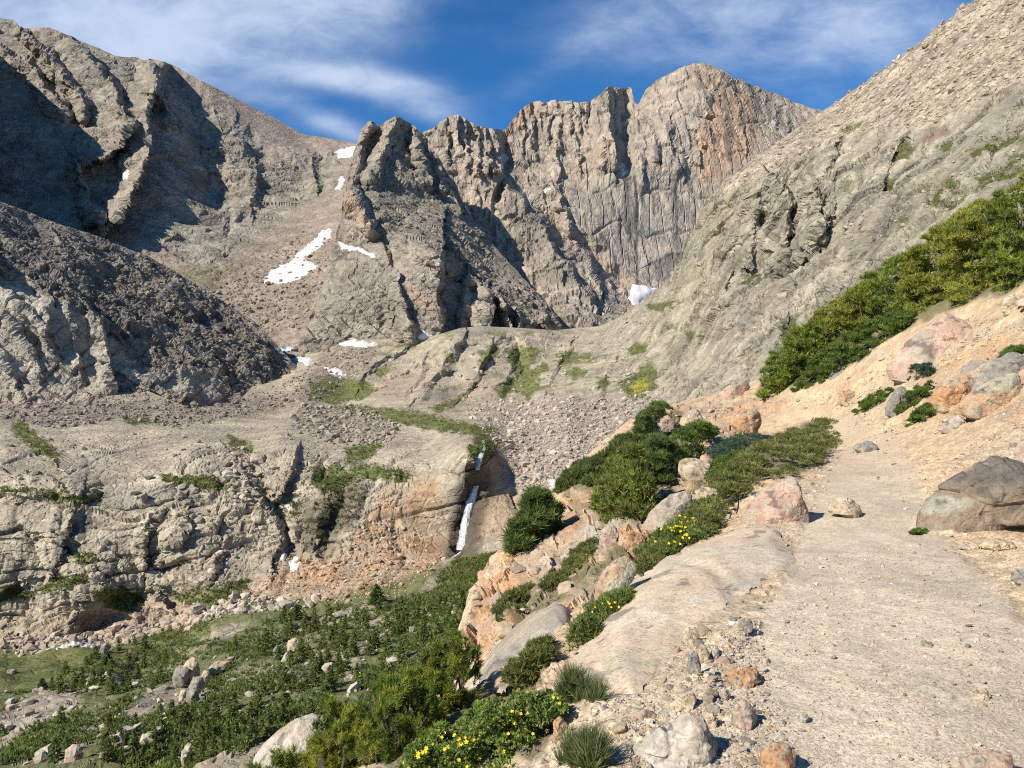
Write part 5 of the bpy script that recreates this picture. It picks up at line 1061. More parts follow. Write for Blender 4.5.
def shrub(label, poly, pal, seed, thick=1.0, nb=60, br=0.35, tl=0.12, tn=40, bl=7, wd=0.018, mode='stand', height=0.4, d=None, name='pine_shrub', cat='shrub', group=None, mat=None, two=False, up=0.7, spread=0.75, dead=0, slope=0.0, dark_in=True):
    rs = np.random.RandomState(seed); q = sample_poly(poly, nb, rs); sd = -poly_sd(q[:, 0], q[:, 1], poly)
    if mode == 'stand':
        xs, ys = base_line(poly)
        if d is None:
            db = S_HILL.hit(xs, ys); k = np.polyfit(xs, np.log(db), 1); db = np.exp(np.polyval(k, q[:, 0]))
        else: db = np.full(nb, float(d))
        m = db.mean()/F; inset = np.clip(sd*m/max(br, 1e-3), 0, 1)
        D = db+thick*0.5+thick*0.5*rs.uniform(-1, 1, nb)*np.sqrt(inset)+slope*(ys.max()-q[:, 1])*m
        C = pix(q[:, 0], q[:, 1], D)
        br_ = br*(0.45+0.55*inset)*rs.uniform(0.7, 1.25, nb)
    else:
        D = S_HILL.hit(q[:, 0], q[:, 1]); G, N = S_HILL.ground(q[:, 0], D); m = D.mean()/F
        C = G+np.array([0, 0, 1.])*(height*np.clip(sd*m/max(height, 1e-3), 0.05, 1)**0.6*rs.uniform(0.4, 1.0, nb))[:, None]
        br_ = br*rs.uniform(0.6, 1.25, nb)
    BOUGHS[label] = (q, C, br_)
    base = C[C[:, 2].argsort()[:max(3, nb//8)]].mean(0) if mode == 'stand' else C.mean(0)-np.array([0, 0, height*0.5])
    n = nb*tn; u = rs.normal(size=(n, 3)); u /= np.linalg.norm(u, axis=1)[:, None]; u[:, 2] = np.where(u[:, 2] < -0.2, -u[:, 2]*0.6, u[:, 2])
    rad = rs.uniform(0.35, 1.0, n)**0.6
    P = np.repeat(C, tn, 0)+u*(rad*np.repeat(br_, tn))[:, None]*np.array([1, 1, 0.75])
    Dr = u*0.7+np.array([0, 0, up]); Dr /= np.linalg.norm(Dr, axis=1)[:, None]
    V, Fc, c = blades(P, Dr, tl, wd, bl, rs, pal, spread, two)
    tint = np.repeat(np.repeat(rs.uniform(0.8, 1.2, nb), tn), bl*V.shape[0]//(n*bl)); c = c*tint[:, None]
    root = tag(empty(name, tuple(base)), label, cat, group)
    mesh_obj('foliage', V-base, Fc, mat or M_NEEDLE, parent=root, col=c)
    pk = rs.choice(nb, min(nb, 14), False)
    paths = []
    for i in pk:
        a = base+rs.normal(0, br*0.4, 3)*np.array([1, 1, 0.1]); b = C[i]; mid = (a+b)/2+rs.normal(0, br*0.3, 3)
        paths.append(([a, (a+mid)/2+rs.normal(0, br*0.08, 3), mid, (mid+b)/2+rs.normal(0, br*0.08, 3), b], max(0.012, br*0.09), 0.006))
    V, Fc = tubes(paths); mesh_obj('branch', V-base, Fc, M_BARK, parent=root)
    if dead:
        paths = []
        for i in rs.choice(nb, dead, False):
            a = C[i]; b = a+np.array([rs.normal(0, .35), -rs.uniform(0.1, .4), rs.uniform(-0.05, 0.45)]); mid = (a+b)/2+rs.normal(0, .06, 3)
            V, Fc = tubes([([a, mid, b], 0.022, 0.008)]); mesh_obj('dead_branch', V-base, Fc, M_DEAD, parent=root)
    return root

# ---- shrubs of the right bank
G1 = 'pine shrubs on the right bank'
kw = dict(thick=1.8, nb=210, br=0.30, tl=0.16, tn=30, bl=6, wd=0.03, group=G1, dead=3, up=1.0, spread=0.6)
shrub('lowest pine shrub of the right bank, beside the far bend of the trail', [(759, 401), (762, 378), (772, 355), (785, 340), (800, 325), (812, 320), (824, 330), (830, 350), (818, 366), (800, 382), (785, 397)], PINE, 1, **kw)
shrub('pine shrub behind the dark juniper mat, second up the bank from the trail bend', [(802, 340), (815, 316), (835, 302), (850, 292), (868, 284), (874, 300), (868, 334), (850, 352), (826, 366), (806, 370)], PINE_Y, 2, **kw)
shrub('pine shrub with low drooping boughs above the grey bank stones', [(848, 300), (862, 280), (880, 268), (900, 257), (917, 249), (927, 265), (922, 305), (908, 332), (880, 338), (858, 340)], PINE, 3, **kw)
shrub('pine shrub right behind the large pink outcrop', [(903, 264), (915, 244), (935, 228), (952, 219), (967, 232), (970, 262), (957, 316), (930, 326), (908, 324)], PINE_Y, 4, **kw)
shrub('yellow-green pine shrub overhanging the sandy bank above the outcrop', [(946, 228), (965, 210), (985, 197), (1002, 193), (1012, 215), (1010, 250), (1000, 296), (980, 320), (952, 322), (948, 270)], PINE_Y, 5, **kw)
shrub('uppermost pine shrub of the bank at the edge of the picture', [(990, 204), (1010, 185), (1030, 176), (1060, 160), (1080, 200), (1070, 262), (1035, 296), (1000, 306), (986, 264)], PINE, 6, **kw)
shrub('dark green juniper mat under the pine shrubs of the right bank', [(792, 392), (812, 362), (838, 340), (865, 324), (892, 314), (912, 312), (906, 334), (884, 352), (860, 364), (840, 374), (818, 388)], JUNI, 7, thick=1.0, nb=260, br=0.22, tl=0.10, tn=40, bl=6, wd=0.022, name='juniper_mat')
# ---- shrubs left of the trail
kw = dict(thick=1.0, nb=120, br=0.22, tl=0.12, up=1.2, spread=0.55, tn=36, bl=6, wd=0.02, group='dark shrubs on the slope left of the trail', dead=2)
shrub('tall dark pine shrub standing above the tilted orange-edged slabs', [(598, 526), (597, 495), (606, 470), (622, 455), (636, 447), (646, 470), (652, 495), (657, 518), (640, 528), (615, 526)], MAT+PINE, 11, **kw)
shrub('dark pine shrub behind the tall one, in the middle of the thicket', [(634, 474), (640, 450), (655, 438), (668, 443), (674, 465), (670, 487), (650, 502), (640, 494)], SPRUCE, 12, **kw)
shrub('smooth bright green juniper mat at the upper right end of the thicket', [(664, 470), (668, 442), (688, 428), (705, 423), (717, 431), (710, 448), (692, 464), (676, 476)], JUNI, 13, **{**kw, 'br': 0.22, 'tl': 0.09, 'dead': 0, 'nb': 80})
shrub('dark spruce shrub topping the thicket beside the small pink boulder', [(636, 448), (637, 425), (648, 407), (660, 402), (671, 408), (669, 421), (656, 434), (650, 448)], SPRUCE, 14, **kw)
shrub('dark pine shrub on the skyline above the talus fan', [(583, 486), (588, 466), (605, 452), (618, 440), (632, 435), (637, 452), (620, 468), (606, 486)], SPRUCE+MAT, 15, **kw)
shrub('outermost dark shrub beside the white snow remnant', [(556, 494), (562, 478), (575, 466), (592, 459), (594, 473), (580, 488)], SPRUCE, 16, **kw)
shrub('bushy young spruce leaning over the orange cliff edge', [(511, 558), (515, 530), (523, 512), (535, 491), (545, 497), (553, 504), (559, 515), (556, 532), (541, 548), (525, 559)], SPRUCE+JUNI, 17, thick=1.2, nb=70, br=0.34, tl=0.15, tn=44, bl=6, wd=0.024, name='young_spruce', cat='tree', dead=0)
kw = dict(mode='mat', height=0.42, nb=230, br=0.15, tl=0.06, tn=50, bl=6, wd=0.012, name='willow_mat', mat=M_LEAF)
shrub('long dark green shrub mat running up beside the trail to the bend', [(696, 545), (684, 530), (702, 505), (727, 475), (757, 450), (792, 430), (820, 420), (835, 424), (838, 442), (828, 462), (800, 474), (770, 480), (747, 492), (727, 516), (706, 540)], MAT, 21, **kw)
shrub('low green mat dotted with yellow flowers beneath the pink triangular boulder', [(640, 562), (655, 540), (672, 524), (690, 516), (712, 514), (722, 522), (702, 542), (675, 552), (655, 562)], MAT+CINQ, 22, **{**kw, 'nb': 80, 'height': 0.22, 'br': 0.12})
shrub('blue-green juniper below the round orange boulder', [(716, 456), (733, 441), (755, 434), (760, 440), (747, 452), (728, 464), (714, 472)], TEAL, 23, **{**kw, 'nb': 60, 'height': 0.4, 'br': 0.2})
shrub('dark mat between the blue-green juniper and the cream boulder', [(708, 482), (717, 463), (738, 457), (748, 463), (736, 478), (715, 488)], JUNI, 24, **{**kw, 'nb': 60, 'height': 0.3})
kw2 = {**kw, 'height': 0.16, 'br': 0.10, 'tl': 0.05, 'tn': 40, 'nb': 40}
shrub('dark heath patch in the notch of the orange rocks', [(564, 572), (574, 555), (590, 544), (601, 541), (596, 556), (580, 570)], MAT, 25, **kw2)
shrub('heath patch along the upper rim of the big pale slab', [(634, 577), (645, 560), (660, 548), (673, 544), (666, 558), (650, 574)], MAT, 26, **kw2)
shrub('strip of heath along the left rim of the big pale slab', [(572, 646), (590, 622), (610, 605), (632, 596), (627, 610), (602, 632), (580, 648)], MAT+CINQ, 27, **kw2)
shrub('small heath tuft between the orange ledges', [(540, 592), (555, 578), (571, 574), (562, 588)], MAT, 28, **kw2)
shrub('heath strip on the ledge above the grey slab', [(490, 622), (504, 601), (531, 588), (527, 604), (502, 624)], MAT, 29, **kw2)
shrub('dark shaded shrub in the crack between the grey slab and the big pale slab', [(496, 694), (510, 670), (527, 650), (545, 640), (555, 648), (548, 670), (530, 686), (510, 694)], MAT, 30, thick=0.35, nb=70, br=0.10, tl=0.05, tn=50, bl=6, wd=0.01, name='heath_shrub', mat=M_LEAF)
# ---- small shrubs on the right bank
kw = dict(thick=0.6, nb=40, br=0.15, tl=0.07, tn=50, bl=6, wd=0.014, name='juniper_shrub')
shrub('low dark juniper beside the trail bend, left of the grey-beige boulder', [(849, 418), (861, 402), (880, 391), (892, 389), (886, 402), (868, 416)], JUNI, 31, **kw)
shrub('dark juniper growing against the right side of the grey-beige boulder', [(896, 414), (903, 398), (918, 387), (931, 383), (927, 398), (910, 414)], JUNI, 32, **kw)
shrub('small dark juniper below the orange lichen boulder', [(908, 427), (915, 412), (928, 405), (936, 412), (926, 422), (914, 428)], JUNI, 33, **kw)
shrub('grey-green juniper sprig above the grey-beige boulder', [(906, 380), (914, 366), (930, 364), (936, 374), (920, 384)], TEAL, 34, **kw)
shrub('tiny round green cushion at the foot of the pink triangular boulder', [(756, 523), (761, 509), (775, 506), (781, 515), (771, 524)], MAT, 35, **{**kw, 'thick': 0.25, 'br': 0.06, 'tl': 0.04, 'wd': 0.008, 'name': 'cushion_plant'})
shrub('tiny green sprig under the overhang of the dark trailside boulder', [(907, 537), (914, 530), (926, 530), (921, 537)], JUNI, 36, **{**kw, 'thick': 0.15, 'nb': 14, 'br': 0.04, 'tl': 0.03, 'wd': 0.006, 'name': 'cushion_plant'})
shrub('small green tuft on the sand above the long lichen boulder', [(1000, 360), (1006, 350), (1026, 345), (1030, 356), (1012, 362)], JUNI, 37, **kw)

# ---- the pine shrub in front, built shoot by shoot
def needle_pine(label, poly, d, seed, nshoot, thick=0.7, L=0.065, nl=0.046, lean=(0.15, -0.1, 0.9)):
    rs = np.random.RandomState(seed); m = d/F; ncl = max(8, nshoot//6); qc = sample_poly(poly, ncl, rs); q = np.repeat(qc, 6, 0); nshoot = len(q); q = q+rs.normal(0, 0.024/m, q.shape)*np.array([1, 0.8])
    sd = -poly_sd(q[:, 0], q[:, 1], poly); D = d+np.repeat(thick*rs.uniform(-0.5, 0.5, ncl), 6)*np.clip(sd*m/0.15, 0.1, 1)+rs.normal(0, 0.022, nshoot)
    tip = pix(q[:, 0], q[:, 1], D); k = 40; cxy = np.array(poly, float).mean(0); cen = pix(cxy[0], np.array(poly)[:, 1].max(), d)
    base = cen+np.array([0, 0, -0.15])
    ax = np.array(lean)+0.55*(tip-cen)/np.linalg.norm(tip-cen, axis=1)[:, None]+0.35*rs.normal(size=(nshoot, 3)); ax /= np.linalg.norm(ax, axis=1)[:, None]
    Ls = L*rs.uniform(0.7, 1.3, nshoot)
    t = rs.uniform(0, 1, (nshoot, k)); P = tip[:, None]-ax[:, None]*(Ls[:, None]*(1-t))[..., None]
    r = rs.normal(size=(nshoot, k, 3)); r -= (r*ax[:, None]).sum(-1, keepdims=True)*ax[:, None]; r /= np.linalg.norm(r, axis=-1, keepdims=True)
    dr = r*rs.uniform(0.55, 1.0, (nshoot, k, 1))+ax[:, None]*(0.5+0.6*t[..., None]); dr /= np.linalg.norm(dr, axis=-1, keepdims=True)
    tone = np.repeat(rs.choice(4, ncl, p=[.3, .3, .2, .2]), 6); pal = np.array([(0.27, 0.33, 0.05), (0.20, 0.28, 0.045), (0.36, 0.38, 0.06), (0.13, 0.20, 0.04)])
    c = np.repeat(pal[tone], k, 0)*rs.uniform(0.75, 1.2, (nshoot*k, 1)); c = c+np.array([0.07, 0.05, 0.0])*(t.reshape(-1, 1) > 0.85)*rs.uniform(0, 1, (nshoot*k, 1))
    P = P.reshape(-1, 3); dr = dr.reshape(-1, 3); ln = nl*rs.uniform(0.75, 1.2, len(P))
    s = np.cross(dr, rs.normal(size=dr.shape)); s /= np.linalg.norm(s, axis=1)[:, None]; s *= 0.0062
    V = np.stack([P-s*0.5, P+s*0.5, P+dr*ln[:, None]], 1).reshape(-1, 3)
    root = tag(empty('pine_shrub', tuple(base)), label, 'shrub', 'pine shrubs in front')
    mesh_obj('foliage', V-base, np.arange(len(V)).reshape(-1, 3), M_NEEDLE, parent=root, col=np.repeat(c, 3, 0))
    paths = []
    for i in range(nshoot):
        a = tip[i]-ax[i]*Ls[i]; paths.append(([a, tip[i]-ax[i]*0.01], 0.004, 0.002))
        if i % 26 == 0:
            b = base+rs.normal(0, 0.05, 3); mid = (a+b)/2+rs.normal(0, 0.04, 3)+np.array([0, 0, 0.05]); paths.append(([b, (b+mid)/2, mid, (mid+a)/2+rs.normal(0, 0.02, 3), a], 0.017, 0.005))
    V, Fc = tubes(paths, 5); mesh_obj('branch', V-base, Fc, M_BARK, parent=root); return root
needle_pine('upright pine shrub in front with its top against the orange rocks', [(405, 700), (418, 664), (437, 642), (460, 632), (476, 648), (482, 684), (474, 712), (440, 722)], 5.9, 41, 640)
needle_pine('wide pine shrub in front, directly left of the yellow-flowered bush', [(352, 750), (362, 702), (384, 680), (405, 668), (428, 690), (446, 716), (436, 760), (380, 785)], 5.3, 42, 1000)
needle_pine('pine shrub in front growing against the pale rounded boulder', [(298, 800), (304, 752), (317, 722), (324, 694), (345, 700), (364, 715), (376, 745), (372, 800)], 5.6, 43, 760)
needle_pine('short pine sprigs before the lower edge of the pale rounded boulder', [(246, 800), (250, 770), (268, 752), (292, 752), (306, 768), (312, 800)], 5.2, 44, 240, 0.4)
needle_pine('browning pine sprig at the bottom edge among the yellow flowers', [(405, 800), (412, 768), (420, 742), (432, 726), (444, 740), (448, 770), (446, 800)], 4.75, 45, 120, 0.3)

# ---- flowering bushes
def flower_proto():
    V, Fc = [(0, 0, 0.002)], []
    for k in range(5):
        a = 2*math.pi*k/5; o = len(V)
        for da, r, z in ((-0.5, 0.55, 0.18), (-0.28, 0.95, 0.3), (0.28, 0.95, 0.3), (0.5, 0.55, 0.18)): V.append((r*math.cos(a+da), r*math.sin(a+da), z))
        Fc += [(0, o, o+1), (0, o+1, o+2), (0, o+2, o+3)]
    return np.array(V)*np.array([1, 1, 0.8]), np.array(Fc)
FV, FFc = flower_proto(); flower_first = None
def add_flowers(root, poly, n, size, seed, d=None, thick=0.3, mode='stand', lift=0.05):
    global flower_first
    rs = np.random.RandomState(seed); base = np.array(root.location); q, C, br_ = BOUGHS[root['label']]
    k = np.nonzero(poly_sd(q[:, 0], q[:, 1], poly) < 0)[0]; k = k[np.argsort(C[k, 1])[:max(8, int(len(k)*0.75))]]; k = rs.choice(k, n)
    u = np.stack([rs.normal(0, .45, n), -rs.uniform(.55, 1.0, n), rs.uniform(.25, 1.0, n)], 1); P = C[k]+u*br_[k][:, None]*1.22
    for i in range(n):
        if flower_first is None: o = flower_first = mesh_obj('flower', FV, FFc, M_PETAL, parent=root)
        else: o = flower_first.copy(); COL.objects.link(o); o.parent = root
        o.location = tuple(P[i]-base); s = size*rs.uniform(0.7, 1.2); o.scale = (s, s, s)
        o.rotation_euler = (rs.uniform(0.3, 1.3), rs.normal(0, 0.4), rs.uniform(-0.6, 0.6))
cq = shrub('leafy green bush covered in yellow flowers at the bottom of the picture', [(396, 785), (408, 752), (436, 730), (462, 722), (484, 704), (505, 702), (522, 694), (552, 696), (566, 708), (552, 730), (536, 752), (510, 785)], [tuple(1.25*q_ for q_ in t_) for t_ in CINQ+CINQ+MAT], 51, thick=0.4, nb=170, br=0.07, tl=0.022, tn=60, bl=5, wd=0.0055, name='cinquefoil_bush', mat=M_LEAF, two=True, up=0.4, spread=0.9, slope=0.1)
add_flowers(cq, [(400, 768), (425, 740), (470, 722), (500, 712), (520, 700), (540, 715), (535, 735), (515, 765), (470, 775)], 98, 0.0125, 61, d=4.35, thick=0.5)
add_flowers(cq, [(540, 700), (560, 692), (572, 700), (560, 712)], 5, 0.010, 62, d=4.5, thick=0.4)
mat2 = [o for o in COL.objects if o.get('label', '').startswith('low green mat dotted')][0]
add_flowers(mat2, [(655, 552), (668, 536), (690, 522), (708, 520), (712, 528), (690, 545), (665, 556)], 95, 0.018, 63, mode='mat', lift=0.16)
mat3 = [o for o in COL.objects if o.get('label', '').startswith('strip of heath along the left')][0]
add_flowers(mat3, [(590, 630), (612, 606), (630, 598), (624, 612), (600, 634)], 14, 0.012, 64, mode='mat', lift=0.13)
kw = dict(thick=0.25, nb=26, br=0.05, tl=0.11, tn=14, bl=7, wd=0.005, name='grass_tuft', cat='grass tuft', up=1.6, spread=0.35, mat=M_LEAF)
GRS = [(0.153, 0.187, 0.068), (0.204, 0.221, 0.085), (0.111, 0.145, 0.051)]
shrub('grey-green grass tuft at the lower left corner of the big pale slab', [(560, 708), (566, 684), (576, 676), (590, 690), (604, 700), (588, 714)], GRS, 71, **kw)
shrub('grass tuft among pebbles at the bottom edge left of the white rock', [(556, 775), (570, 752), (590, 744), (602, 754), (608, 778)], GRS, 72, **kw)

# ------------------------------------------------------------------ boulders and stones
B = boulder
B('dark grey boulder crusted with pale lichen at the right edge of the trail', [(908, 528), (914, 516), (932, 494), (952, 478), (975, 462), (996, 452), (1012, 455), (1040, 470), (1075, 490), (1090, 512), (1040, 518), (985, 528), (940, 531)], GR_DARK, depth=0.9, seed=3, sub=6, rough=0.03, split=0.12)
B('pink triangular boulder on the left edge of the trail', [(738, 520), (744, 506), (762, 492), (785, 478), (793, 475), (800, 486), (809, 512), (806, 519), (770, 523)], GR_PINK, depth=0.9, seed=4, sub=5, rough=0.025, split=0.3)
B('rounded rusty orange boulder near the far bend of the trail', [(727, 424), (730, 414), (742, 408), (757, 408), (763, 416), (763, 426), (755, 432), (738, 433)], GR_ORANGE, seed=5, rough=0.03, sharp=12)
B('smooth cream boulder in the middle of the shrub slope', [(675, 470), (680, 458), (694, 456), (708, 461), (716, 472), (712, 480), (700, 486), (686, 487)], GR_CREAM, seed=6, rough=0.03, sharp=14)
B('tilted flat slab with a rusty orange underside below the thicket', [(641, 528), (648, 512), (664, 498), (684, 489), (692, 492), (694, 508), (690, 522), (665, 538), (655, 540)], GR_PINK, seed=7, rough=0.03, depth=0.7, split=-0.2)
B('small pink boulder in front of the spruce shrub on the skyline', [(653, 424), (660, 417), (668, 415), (676, 422), (674, 430), (660, 432), (654, 430)], GR_PINK, seed=8)
B('cream rock between the green juniper mat and the orange boulder', [(678, 424), (684, 412), (696, 408), (704, 418), (702, 428), (686, 430)], GR_CREAM, seed=9)
B('flat pinkish slab lying tilted on the skyline beyond the thicket', [(709, 404), (718, 392), (735, 382), (750, 380), (756, 386), (742, 396), (722, 404)], GR_PINK, seed=10, depth=0.5, rough=0.02)
B('cream block beside the blue-green juniper', [(690, 500), (696, 488), (710, 486), (722, 494), (720, 508), (704, 514), (692, 510)], GR_CREAM, seed=11, depth=0.7)
B('large pink outcrop below the pine shrubs of the right bank', [(882, 370), (902, 346), (922, 326), (944, 311), (962, 318), (978, 338), (988, 352), (976, 366), (945, 380), (905, 382)], GR_PINK, seed=12, sub=5, rough=0.022, depth=0.6, d=21.5)
B('pale wedge-shaped block leaning on the large pink outcrop', [(910, 346), (916, 336), (926, 334), (930, 344), (926, 356), (918, 356)], GR_CREAM, seed=13, d=22.0)
B('orange boulder flecked with black lichen on the right bank', [(929, 402), (934, 390), (948, 378), (966, 372), (976, 380), (974, 398), (960, 410), (940, 413), (930, 410)], GR_ORANGE, seed=14, sub=5, rough=0.03, depth=0.8, split=0.2)
B('dark lichened boulder wedged behind the long greenish boulder', [(970, 392), (976, 374), (992, 360), (1012, 352), (1030, 356), (1034, 380), (1010, 396), (980, 400)], GR_GREY, seed=15, sub=5, rough=0.04)
B('long greenish boulder with a pink base at the right bank', [(955, 408), (962, 398), (980, 384), (1000, 374), (1018, 370), (1022, 380), (1021, 396), (1008, 408), (985, 416), (964, 416)], GR_LICHEN, seed=16, sub=5, rough=0.025, split=0.05, depth=0.7, sharp=14)
B('dark grey boulder under the juniper mat of the right bank', [(826, 384), (830, 372), (842, 360), (856, 355), (862, 362), (858, 376), (842, 384)], GR_GREY, seed=17)
B('smaller grey rock up-slope of the dark grey bank boulder', [(865, 358), (870, 348), (882, 343), (891, 346), (890, 354), (876, 358)], GR_GREY, seed=18)
B('square rusty block half sunk in the sand at the trail bend', [(838, 403), (839, 391), (848, 389), (855, 393), (854, 402), (844, 405)], GR_ORANGE, seed=19)
B('grey-beige boulder between two dark junipers on the right bank', [(885, 412), (888, 400), (896, 388), (906, 382), (910, 392), (904, 408), (894, 416)], GR_GREY, seed=20)
B('white rock on the sand below the orange lichen boulder', [(936, 430), (944, 420), (958, 414), (967, 420), (964, 428), (948, 433)], GR_WHITE, seed=21)
B('flat brown stone at the left rim of the trail', [(852, 449), (858, 442), (868, 440), (878, 445), (874, 451), (860, 453)], GR_GREY, seed=22, depth=1.2)
B('tan block in the trail right of the pink triangular boulder', [(826, 512), (830, 500), (846, 497), (860, 505), (863, 514), (845, 517)], GR_CREAM, seed=23, depth=1.2)
B('orange block under the tilted flat slab', [(616, 556), (618, 538), (630, 528), (644, 534), (650, 548), (640, 560)], GR_ORANGE, seed=24)
B('grey block at the left end of the tilted flat slab', [(598, 544), (602, 528), (612, 522), (620, 532), (618, 546), (606, 550)], GR_PINK, seed=25)
B('rounded grey-green slab above the heath strip', [(592, 600), (598, 578), (612, 560), (630, 551), (640, 558), (636, 576), (618, 594), (602, 606)], GR_LICHEN, seed=26, sub=5, rough=0.02, depth=0.7, sharp=14)
B('cream rock under the pine shrub at the top of the sandy bank', [(1000, 312), (1004, 298), (1014, 293), (1020, 300), (1018, 312), (1008, 316)], GR_CREAM, seed=27)
B('pale cream rock at the top edge of the bank by the frame', [(1016, 306), (1022, 296), (1034, 294), (1040, 304), (1030, 310)], GR_CREAM, seed=28)
B('dark flat stone at the right edge of the trail foreground', [(1010, 580), (1013, 570), (1026, 568), (1034, 576), (1030, 584), (1018, 585)], GR_GREY, seed=29)
B('thin tan ledge stone below the dark trailside boulder, left one', [(957, 548), (960, 542), (974, 541), (978, 546), (968, 550)], GR_CREAM, seed=30, depth=1.5)
B('thin tan ledge stone below the dark trailside boulder, right one', [(978, 547), (982, 540), (1000, 538), (1014, 542), (1012, 548), (992, 550)], GR_CREAM, seed=31, depth=1.5)
B('pale rounded boulder behind the front pine shrubs', [(236, 850), (252, 754), (272, 730), (300, 713), (322, 712), (336, 726), (340, 752), (338, 850)], GR_WHITE, seed=32, sub=5, rough=0.02, d=7.2, depth=0.9, sharp=14)
B('white quartz-streaked rock at the bottom edge of the picture', [(596, 800), (612, 762), (640, 738), (665, 722), (688, 712), (706, 718), (718, 738), (724, 800)], GR_WHITE, seed=33, sub=5, rough=0.035, d=3.2, depth=0.7, lean=1.0)
B('rust-pink rock behind the white quartz-streaked rock', [(619, 748), (622, 730), (632, 714), (648, 708), (660, 716), (652, 734), (634, 752)], GR_PINK, seed=34, rough=0.03, d=3.75)
B('golden brown stone beside the flowering bush', [(551, 742), (553, 722), (560, 715), (568, 722), (571, 738), (562, 748)], GR_ORANGE, seed=35, d=3.95)
B('pale stone propped on the golden brown stone', [(562, 745), (563, 732), (570, 727), (576, 736), (573, 748)], GR_CREAM, seed=36, d=3.85)
B('pinkish stone poking out behind the flowering bush', [(505, 716), (512, 702), (524, 697), (536, 703), (538, 718), (520, 724)], GR_PINK, seed=37, d=4.9)
B('pink triangular stone beside the pile of loose stones', [(729, 722), (734, 704), (745, 698), (756, 708), (758, 720), (744, 726)], GR_PINK, seed=38, depth=1.0)
B('yellowish cube-like stone above the stone pile', [(680, 642), (681, 632), (688, 627), (699, 631), (700, 641), (690, 646)], GR_CREAM, seed=39)
B('upright tan stone right of the grey wedge stone', [(696, 660), (698, 646), (704, 644), (710, 652), (709, 662)], GR_CREAM, seed=40)
B('grey wedge stone lying below the yellowish stone', [(686, 668), (690, 650), (696, 650), (702, 664), (700, 672), (690, 672)], GR_GREY, seed=41)
B('white pebble-like stone touching the upright tan stone', [(710, 656), (712, 646), (718, 645), (720, 654), (715, 659)], GR_WHITE, seed=42)
B('dark charcoal stone alone on the gravel', [(737, 628), (740, 620), (748, 618), (754, 623), (752, 630), (743, 632)], GR_GREY, seed=43)
B('brown and rust banded stone in the gravel', [(726, 682), (728, 670), (742, 667), (758, 669), (762, 678), (750, 684), (736, 687)], GR_ORANGE, seed=44, depth=1.1)
B('small white stone on the gravel near the pink triangular stone', [(797, 720), (800, 713), (806, 712), (809, 717), (804, 722)], GR_WHITE, seed=45)
B('flat orange stone sunk in the gravel near the bottom edge', [(758, 764), (760, 750), (774, 742), (790, 744), (798, 754), (794, 768), (776, 772)], GR_ORANGE, seed=46, depth=1.1, rough=0.03)
B('pink flat rock half buried at the bottom right edge', [(955, 785), (960, 758), (985, 748), (1010, 752), (1024, 785)], GR_PINK, seed=47, depth=1.0, d=3.1)
B('round tan stone directly above the white quartz-streaked rock', [(680, 704), (682, 692), (690, 690), (697, 696), (695, 706), (686, 709)], GR_CREAM, seed=48)
B('pale stone left of the pink triangular stone', [(715, 698), (717, 690), (726, 688), (731, 694), (727, 700)], GR_WHITE, seed=49)
B('tan stone just left of the flat orange stone', [(702, 724), (704, 714), (712, 711), (718, 718), (714, 727)], GR_CREAM, seed=50)
B('flat pale stone on the right side of the trail', [(967, 694), (972, 688), (986, 688), (992, 693), (984, 698), (973, 698)], GR_CREAM, seed=51, depth=1.4)
B('thin dark stone slab in the middle of the trail', [(920, 644), (924, 640), (932, 642), (933, 646), (926, 647)], GR_GREY, seed=52, depth=1.4)

def slab_col(pal, seed):
    def f(V):
        t = sstep(-0.2, 0.35, fbm(V/1.1, 4, seed)); c = lerp(np.broadcast_to(np.array(pal[0]), V.shape), pal[1], t)
        c = lerp(c, pal[2], 0.8*sstep(0.15, 0.5, fbm(V/0.6, 4, seed+2))); k = sstep(0.40, 0.52, fbm(V/0.45, 4, seed+4)); c = lerp(c, (0.10, 0.09, 0.08), 0.6*k)
        g = sstep(0.42, 0.55, fbm(V/0.5, 3, seed+6)); return lerp(c, (0.40, 0.40, 0.27), 0.5*g)*(1+0.10*fbm(V/0.12, 3, seed+8))[:, None]
    return f
ray_patch(S_HILL, 'rock_slab', [(554, 694), (570, 660), (592, 620), (634, 578), (688, 545), (735, 527), (776, 529), (799, 562), (786, 575), (758, 586), (730, 604), (690, 632), (662, 664), (636, 700), (600, 703), (570, 700)], 0.17, M_SLAB, slab_col([(0.52, 0.44, 0.335), (0.51, 0.405, 0.29), (0.47, 0.42, 0.335)], 3), 'big pale rounded slab bulging out beside the trail foreground', 'rock slab', step=1.3, w=4, edge=62, bump=0.012, taper=0.85, up=0.85, smooth=True)
ray_patch(S_HILL, 'rock_slab', [(474, 672), (487, 650), (508, 630), (532, 614), (556, 606), (572, 612), (566, 634), (540, 655), (520, 672), (500, 690), (482, 688)], 0.22, M_SLAB, slab_col([(0.33, 0.29, 0.235), (0.40, 0.32, 0.23), (0.30, 0.275, 0.235)], 13), 'grey sloping slab left of the dark crack shrub', 'rock slab', step=1.3, w=3, edge=22, bump=0.015, taper=0.7, up=0.8, smooth=True)

